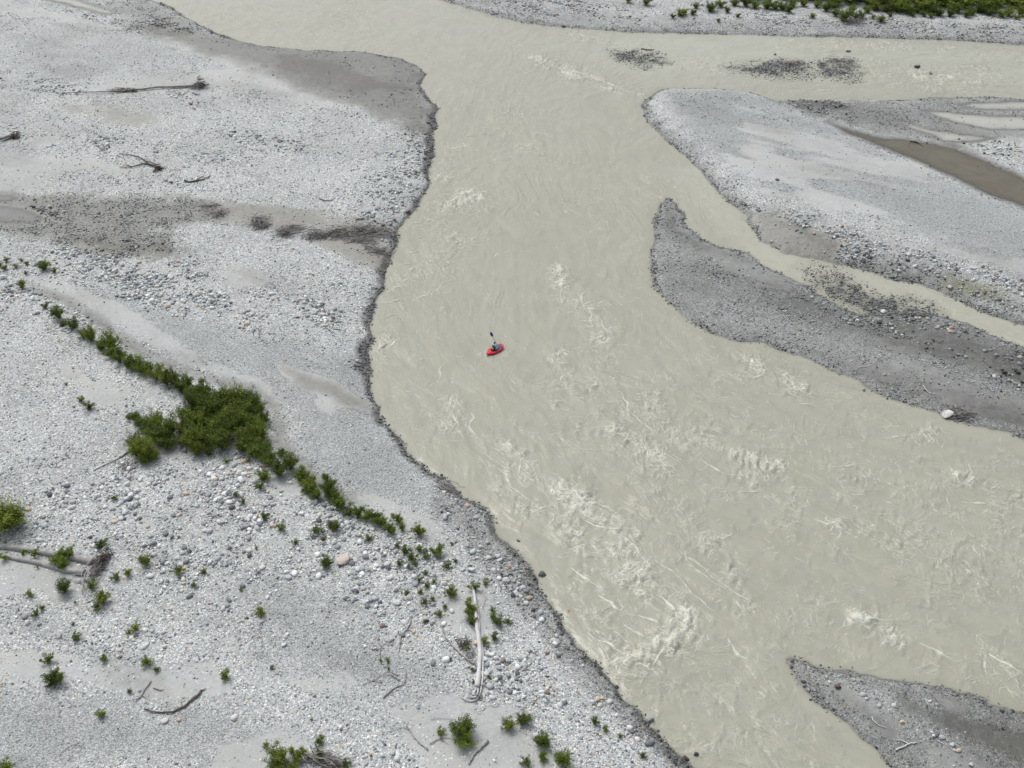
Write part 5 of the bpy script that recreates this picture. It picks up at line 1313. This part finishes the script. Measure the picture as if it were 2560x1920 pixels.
# far bank: shrubs at the front one by one, the thicket behind as one mass
FARF = [z2(1970, 12, 70), z2(1855, 2, 50), z2(2140, 105, 40), z2(2190, 85, 60), z3(25, 75, 55), z3(85, 80, 50), z3(100, 38, 50), z3(195, 48, 85), z3(260, 25, 70), z3(303, 66, 50), z3(372, 100, 36), z3(245, 132, 30), z3(350, 15, 70), z3(420, 18, 80), z3(480, 32, 70), z3(560, 28, 90), z3(610, 40, 70),
        z3(660, 45, 70), z3(700, 62, 70), z3(720, 25, 70), z3(790, 20, 70), z3(850, 102, 44), z3(880, 30, 60), z3(940, 48, 80), z3(985, 30, 70), z3(1000, 85, 60), z3(1060, 100, 110), z3(1100, 62, 60), z3(1130, 110, 60), z3(1165, 100, 60), z3(1200, 65, 60), z3(1240, 110, 36), z3(1290, 125, 60), z3(1255, 40, 90), z3(1350, 98, 40),
        z3(1330, 50, 90), z3(1395, 55, 80), z3(1460, 60, 90), z3(1490, 90, 50), z3(1530, 55, 90), z3(1565, 92, 50), z3(1620, 60, 90), z3(1612, 100, 50), z3(1665, 82, 70), z3(1735, 85, 70), z3(1780, 55, 90), z3(1840, 92, 60), z3(1870, 80, 60), z3(1930, 55, 90), z3(1985, 75, 80), z3(2065, 95, 60), z3(2110, 80, 80), z3(2165, 112, 50), z3(2190, 75, 90), z3(2260, 95, 70), z3(2330, 105, 80)]
FARF.sort()
for i, (x, y, d) in enumerate(FARF):
    shrub(x, y, d * 1.1, 'mid', 'green shrub on the far bank, %s from the left along the top edge' % ordn(i), 'shrubs on the far bank', i % 3 == 0, hz=.8, name='bank_shrub')
r = np.random.default_rng(77); VV, FFc, SS, off = [], [], [], 0
for i in range(240):
    px = r.uniform(1800, 2900); lim = np.interp(px, [1800, 1950, 2150, 2300, 3000], [-6, 8, 16, 28, 40])
    p = on(px, lim - abs(r.normal(0, 26)) - (12 if r.random() < .4 else 0))
    if p.y > 330: continue
    V, F, sh = PROTO['mid', int(r.integers(6))][:3]
    V = V.reshape(-1, 4, 3)[::4]; V = (V - V.mean(1, keepdims=True)) * 1.9 + V.mean(1, keepdims=True); V = V.reshape(-1, 3); F = F[:len(V) // 4]; sh = sh.reshape(-1, 4)[::4].ravel()
    w = r.uniform(2.6, 4.6); a = r.uniform(0, 6.28); ca, sa = math.cos(a), math.sin(a)
    q = V * np.array([w, w, w * .8]); q = np.stack([q[:, 0] * ca - q[:, 1] * sa + p.x, q[:, 0] * sa + q[:, 1] * ca + p.y, q[:, 2] + p.z], -1)
    VV.append(q); FFc.append(F + off); SS.append(np.clip(sh + r.uniform(-.25, .25), 0, 1)); off += len(q)
o = link(bpy.data.objects.new('willow_thicket', mesh_np('willow_thicket', np.concatenate(VV), np.concatenate(FFc), M_leaf, False, {'shade': np.concatenate(SS)})))
tag(o, 'mass of green willows behind the far bank', 'thicket', kind='stuff')

# ------------------------------------------------------------------ the raft, its paddler and the paddle
stern = at(1170 + 690 / 15.08, 800 + 1300 / 15.08, .18); bow = at(1170 + 1320 / 15.08, 800 + 930 / 15.08, .18)
mid = Vector((stern + bow) / 2); head = math.atan2(bow[1] - stern[1], bow[0] - stern[0])
LEN = float(np.linalg.norm(bow - stern))
wl = .02
raft = empty('packraft', (mid.x, mid.y, wl), head - math.pi / 2)      # local +Y points to the bow
tag(raft, 'small red inflatable raft with grey spray deck in mid river', 'raft')
M_red = plain('red_fabric', (.86, .014, .05), .35, (.78, .012, .04), 8, .15, 12)
M_deck = plain('deck_fabric', (.055, .06, .068), .6, (.085, .09, .10), 5, .2, 14)
M_blk = plain('black_webbing', (.012, .012, .014), .6)
M_blue = plain('blue_jacket', (.24, .47, .84), .7, (.29, .53, .88), 7, .4, 16)
M_navy = plain('navy_vest', (.018, .024, .045), .7, (.03, .035, .06), 9, .3, 20)
M_yel = plain('yellow_pocket', (.72, .43, .02), .6, (.64, .38, .016), 9, .3, 20)
M_skin = plain('skin', (.45, .27, .19), .5)
M_hair = plain('dark_hair', (.010, .008, .007), .5, (.02, .016, .013), 30)
M_hood = plain('hood_fabric', (.42, .58, .80), .7)
M_blade = plain('blue_blade', (.015, .035, .22), .35, (.02, .05, .30), 4)
M_shaft = plain('carbon_shaft', (.06, .055, .05), .4)
hl = LEN / 2
def outline(t):
    """hull centre line, t in 0..1 round the boat from the stern; blunt round bow, drawn-out pointed stern"""
    a = 2 * math.pi * t
    y = -math.cos(a)
    x = math.sin(a)
    x = math.copysign(abs(x) ** (.80 if y > 0 else 1.0 + .9 * -y), x)
    wdt = .405 * (1 - .08 * max(y, 0) - .12 * max(-y, 0) ** 2)
    return Vector((x * wdt, y * (hl - .14), .0))
pts, rad = [], []
N = 44
for i in range(N + 1):
    t = i / N; p = outline(t); y = p.y / (hl - .14)
    p.z = .13 + .13 * max(y, 0) ** 3 + .08 * max(-y, 0) ** 3
    pts.append(p); rad.append(.108 - .008 * max(y, 0) - .03 * max(-y, 0) ** 4)
tube = MB().tube(pts, rad, 12, cap=False).build('hull_tube', M_red, raft)
# pointed stern cone and red stern deck
MB().tube([(0, -hl + .02, .20), (0, -hl + .16, .17), (0, -hl + .34, .14), (0, -hl + .55, .14), (0, -hl + .66, .16)], [.05, .13, .20, .25, .22], 14, flat=.66).build('stern', M_red, raft)
MB().tube([(0, -hl + .40, .285), (0, -hl + .40, .335)], [.035, .035], 10).build('valve', M_blk, raft)
# floor and spray deck
bm = MB(); rows = []
for j in range(15):
    f = j / 14; y = -hl + .50 + f * (2 * hl - .68)
    # half width inside the tube at this y
    best = max((abs(p.x) for p in pts if abs(p.y - y) < .08), default=.1)
    rows.append([Vector((best * (-1 + 2 * k / 10), y, .20 + .10 * f ** 2 + .05 * math.sin(math.pi * k / 10) + (.05 * math.exp(-((f - .55) / .2) ** 2)) * math.sin(math.pi * k / 10))) for k in range(11)])
V = [q for rw in rows for q in rw]; F = []
for j in range(14):
    for k in range(10):
        y = (rows[j][k].y + rows[j + 1][k].y) / 2; x = (rows[j][k].x + rows[j][k + 1].x) / 2
        if (x / .24) ** 2 + ((y + .10) / .30) ** 2 < 1: continue          # the cockpit stays open
        F.append((j * 11 + k, j * 11 + k + 1, (j + 1) * 11 + k + 1, (j + 1) * 11 + k))
bm.add(V, F).build('spray_deck', M_deck, raft)
cp = [(.26 * math.cos(a), -.10 + .33 * math.sin(a), .26) for a in [2 * math.pi * i / 24 for i in range(25)]]
MB().tube(cp, .028, 6, cap=False).build('coaming', M_blk, raft)
bm = MB().add([(.30 * math.cos(2 * math.pi * i / 20), (hl - .3) * math.sin(2 * math.pi * i / 20), .06) for i in range(20)], [tuple(range(20))]); bm.build('floor', M_deck, raft)
MB().tube([(-.17, -.36, .20), (0, -.40, .34), (.17, -.36, .20)], [.06, .08, .06], 8).build('backrest', M_blk, raft)
for t in (.17, .235, .31, .40, .60, .69, .765, .83):
    i = int(t * N); p = pts[i]; d = (pts[i + 1] - pts[i - 1]).normalized(); n = Vector((0, 0, 1)).cross(d).normalized()
    ring = [p + (n * math.cos(a) + Vector((0, 0, 1)) * math.sin(a)) * (rad[i] + .006) for a in [math.pi * 2 * k / 14 for k in range(15)]]
    MB().tube(ring, .014, 4, cap=False).build('strap', M_blk, raft)

# paddle: lower blade in the water on the near side, upper blade raised
P0 = Vector(at(1170 + 1215 / 15.08, 800 + 1190 / 15.08, -.10)); L_PAD = 2.28
px, py = 1170 + 845 / 15.08, 800 + 455 / 15.08
P1 = min((Vector(at(px, py, z)) for z in np.linspace(1.2, 2.3, 200)), key=lambda q: abs((q - P0).length - L_PAD) + (0 if q.z > 1.5 else 1))
ax = (P1 - P0).normalized()
pad = empty('kayak_paddle', P0); tag(pad, 'double bladed paddle with dark blue blades held upright by the paddler', 'paddle')
Lp = (P1 - P0).length
MB().tube([ax * .28, ax * (Lp - .28)], .018, 8).build('shaft', M_shaft, pad)
view = (Vector((0, 0, CAMH)) - P1).normalized()
def blade(base, d, face):
    side = d.cross(face).normalized(); nrm = side.cross(d).normalized()
    n = 10; V = []; Fq = []
    for i in range(n + 1):
        f = i / n; w = .13 * math.sin(math.pi * min(.12 + f * .80, 1)) ** .7; c = base + d * f * .50 + nrm * .04 * (f - .5) ** 2
        for sx in (-1, 0, 1):
            for th in (.008, -.008): V.append(c + side * sx * w + nrm * (th + .02 * abs(sx)))
    for i in range(n):
        a, b = i * 6, (i + 1) * 6
        for k in (0, 2): Fq += [(a + k, a + k + 2, b + k + 2, b + k), (a + k + 1, b + k + 1, b + k + 3, a + k + 3)]
        Fq += [(a, b, b + 1, a + 1), (a + 4, a + 5, b + 5, b + 4)]
    Fq += [(0, 1, 3, 2), (2, 3, 5, 4)]; e = n * 6; Fq += [(e, e + 2, e + 3, e + 1), (e + 2, e + 4, e + 5, e + 3)]
    return MB().add(V, Fq)
blade(ax * (Lp - .50), ax, view).build('blade', M_blade, pad)
blade(ax * .50, -ax, (view + Vector((.5, .5, 0))).normalized()).build('blade', M_blade, pad)

# paddler, seated, facing the bow; built in the raft's frame
Mr = Matrix.Translation((mid.x, mid.y, wl)) @ Matrix.Rotation(head - math.pi / 2, 4, 'Z')
inv = Mr.inverted()
LH = inv @ (P1 + (P0 - P1) * .50); RH = inv @ (P1 + (P0 - P1) * .735)
person = empty('person', (mid.x, mid.y, wl), head - math.pi / 2)
tag(person, 'person in light blue jacket and navy vest paddling the red raft, seen from behind', 'person')
hip = Vector((0, -.17, .24))
chest = hip + Vector((0, .07, .42)); neck = hip + Vector((0, .10, .56)); hd = hip + Vector((.02, .15, .73))
sL, sR = chest + Vector((-.19, .02, .07)), chest + Vector((.19, .03, .05))
def elbow(s, h, out):
    m = (s + h) / 2; d = (h - s); L = max(.60, d.length * 1.02); k = math.sqrt(max((L / 2) ** 2 - (d.length / 2) ** 2, .0025))
    o = Vector((out, -.2, -.9)); o -= d * (o.dot(d) / d.length_squared); return m + o.normalized() * k
eL, eR = elbow(sL, LH, -.8), elbow(sR, RH, .8)
def skin(name, verts, edges, radii, mat, parent, root=0, sub=2):
    me = bpy.data.meshes.new(name); me.from_pydata([tuple(v) for v in verts], edges, [])
    ob = bpy.data.objects.new(name, me); C.objects.link(ob)
    ob.modifiers.new('skin', 'SKIN'); ob.modifiers['skin'].use_smooth_shade = True
    sv = me.skin_vertices[0].data
    for i, rr in enumerate(radii): sv[i].radius = rr if hasattr(rr, '__len__') else (rr, rr); sv[i].use_root = (i == root)
    m = ob.modifiers.new('sub', 'SUBSURF'); m.levels = sub; m.render_levels = sub
    dg = bpy.context.evaluated_depsgraph_get(); dg.update()
    res = bpy.data.meshes.new_from_object(ob.evaluated_get(dg))
    C.objects.unlink(ob); bpy.data.objects.remove(ob)
    res.materials.clear(); res.materials.append(mat)
    res.polygons.foreach_set('use_smooth', [True] * len(res.polygons))
    return link(bpy.data.objects.new(name, res), parent)
bv = [hip, hip + Vector((0, .03, .20)), chest, neck, sL, eL, LH - (LH - eL).normalized() * .07, sR, eR, RH - (RH - eR).normalized() * .07,
      hip + Vector((-.10, .05, -.02)), Vector((-.14, .28, .27)), Vector((-.12, .62, .15)), Vector((-.12, .70, .16)), hip + Vector((.10, .05, -.02)), Vector((.14, .28, .27)), Vector((.12, .62, .15)), Vector((.12, .70, .16))]
be = [(0, 1), (1, 2), (2, 3), (2, 4), (4, 5), (5, 6), (2, 7), (7, 8), (8, 9), (0, 10), (10, 11), (11, 12), (12, 13), (0, 14), (14, 15), (15, 16), (16, 17)]
br_ = [(.16, .13), (.15, .12), (.17, .125), .065, .085, .062, .040, .085, .062, .040, .09, .072, .05, .045, .09, .072, .05, .045]
skin('body', bv, be, br_, M_blue, person)
# head with hair, ears, nose; hood at the neck
s = ICO2[0] * 2; s = s / np.linalg.norm(s, axis=1)[:, None]
hv = s * np.array([.078, .098, .118]) + np.array(hd); hv[:, 1] += np.where(s[:, 2] < -.3, .015, 0)
hm = mesh_np('head', hv, ICO2[1], M_skin); ho = link(bpy.data.objects.new('head', hm), person)
ha = mesh_np('hair', s * np.array([.090, .108, .124]) * np.where((s[:, 1] > .45) & (s[:, 2] < .45), .80, 1.0)[:, None] + np.array(hd) + np.array([0, -.014, .018]), ICO2[1], M_hair); link(bpy.data.objects.new('hair', ha), ho)
MB().tube([hd + Vector((0, .09, .0)), hd + Vector((0, .118, -.02))], [.012, .018], 6).build('nose', M_skin, ho)
for sx in (-1, 1):
    MB().tube([hd + Vector((sx * .076, -.005, .025)), hd + Vector((sx * .088, -.012, -.005)), hd + Vector((sx * .078, -.004, -.03))], [.012, .016, .01], 6).build('ear', M_skin, ho)
    MB().tube([hd + Vector((sx * .03, .086, .02)), hd + Vector((sx * .03, .094, .02))], [.012, .008], 6).build('eye', M_hair, ho)
MB().tube([hd + Vector((-.025, .088, -.055)), hd + Vector((0, .094, -.057)), hd + Vector((.025, .088, -.055))], .007, 5).build('mouth', M_red, ho)
MB().tube([neck + Vector((.10 * math.cos(a), -.01 + .09 * math.sin(a), -.02 - .02 * math.sin(a))) for a in [2 * math.pi * i / 16 for i in range(17)]], .045, 8, cap=False).build('hood', M_hood, person)
# life vest: fitted shell with a yellow back pocket
vest = MB()
lev = [(.06, .185, .150), (.14, .19, .158), (.26, .195, .160), (.38, .20, .160), (.47, .17, .13)]
ringv = []
for z, wx_, wy_2 in lev:
    c = hip + Vector((0, .02 + z * .17, z)); ringv.append([c + Vector((wx_ * math.copysign(abs(math.cos(a)) ** .8, math.cos(a)), wy_2 * math.copysign(abs(math.sin(a)) ** .8, math.sin(a)), 0)) for a in [2 * math.pi * i / 20 for i in range(20)]])
V = [q for rr in ringv for q in rr]; F = [(i * 20 + k, i * 20 + (k + 1) % 20, (i + 1) * 20 + (k + 1) % 20, (i + 1) * 20 + k) for i in range(4) for k in range(20)]
vo = vest.add(V, F).build('life_vest', M_navy, person)
bmx = bmesh.new(); bmesh.ops.create_cube(bmx, size=1)
bmesh.ops.scale(bmx, vec=(.25, .09, .27), verts=bmx.verts); bmesh.ops.bevel(bmx, geom=bmx.edges[:], offset=.025, segments=2, affect='EDGES')
pm_ = bpy.data.meshes.new('back_pocket'); bmx.to_mesh(pm_); bmx.free(); pm_.materials.append(M_yel)
po = bpy.data.objects.new('back_pocket', pm_); po.location = hip + Vector((0, -.135, .19)); po.rotation_euler = (-.16, 0, 0); link(po, vo)
for sx in (-1, 1):
    MB().tube([chest + Vector((sx * .10, -.125, .02)), chest + Vector((sx * .115, -.04, .15)), chest + Vector((sx * .10, .10, .06))], .028, 6, flat=.5).build('shoulder_strap', M_navy, vo)
# hands: palm and five fingers closed round the shaft
axl = (inv.to_3x3() @ ax).normalized()
def hand(h, el, sx):
    d = (h - el).normalized(); d = (d - axl * d.dot(axl)).normalized(); w = axl; n = d.cross(w).normalized() * sx
    vs_ = [h - d * .075, h - d * .035 + n * .022, h - d * .005 + n * .028]; ed = [(0, 1), (1, 2)]; ra = [(.030, .024), (.034, .020), (.034, .018)]
    for k, (off_, ln) in enumerate(((.034, .9), (.012, 1.0), (-.011, .95), (-.032, .75))):
        b = h + w * off_; i0 = len(vs_)
        vs_ += [b + n * .028 + d * .012, b + n * .020 * ln + d * .034, b - n * .016 * ln + d * .030, b - n * .024 * ln + d * .004]
        ed += [(2, i0), (i0, i0 + 1), (i0 + 1, i0 + 2), (i0 + 2, i0 + 3)]; ra += [.0095, .009, .0085, .0075]
    i0 = len(vs_)
    vs_ += [h - d * .03 + w * .035 + n * .010, h - d * .024 + w * .052 - n * .014, h + d * .004 + w * .050 - n * .026]; ed += [(1, i0), (i0, i0 + 1), (i0 + 1, i0 + 2)]; ra += [.011, .010, .009]
    skin('hand', vs_, ed, ra, M_skin, person, 0, 1)
hand(LH, eL, -1); hand(RH, eR, 1)
print('arm reach', (LH - sL).length, (RH - sR).length)
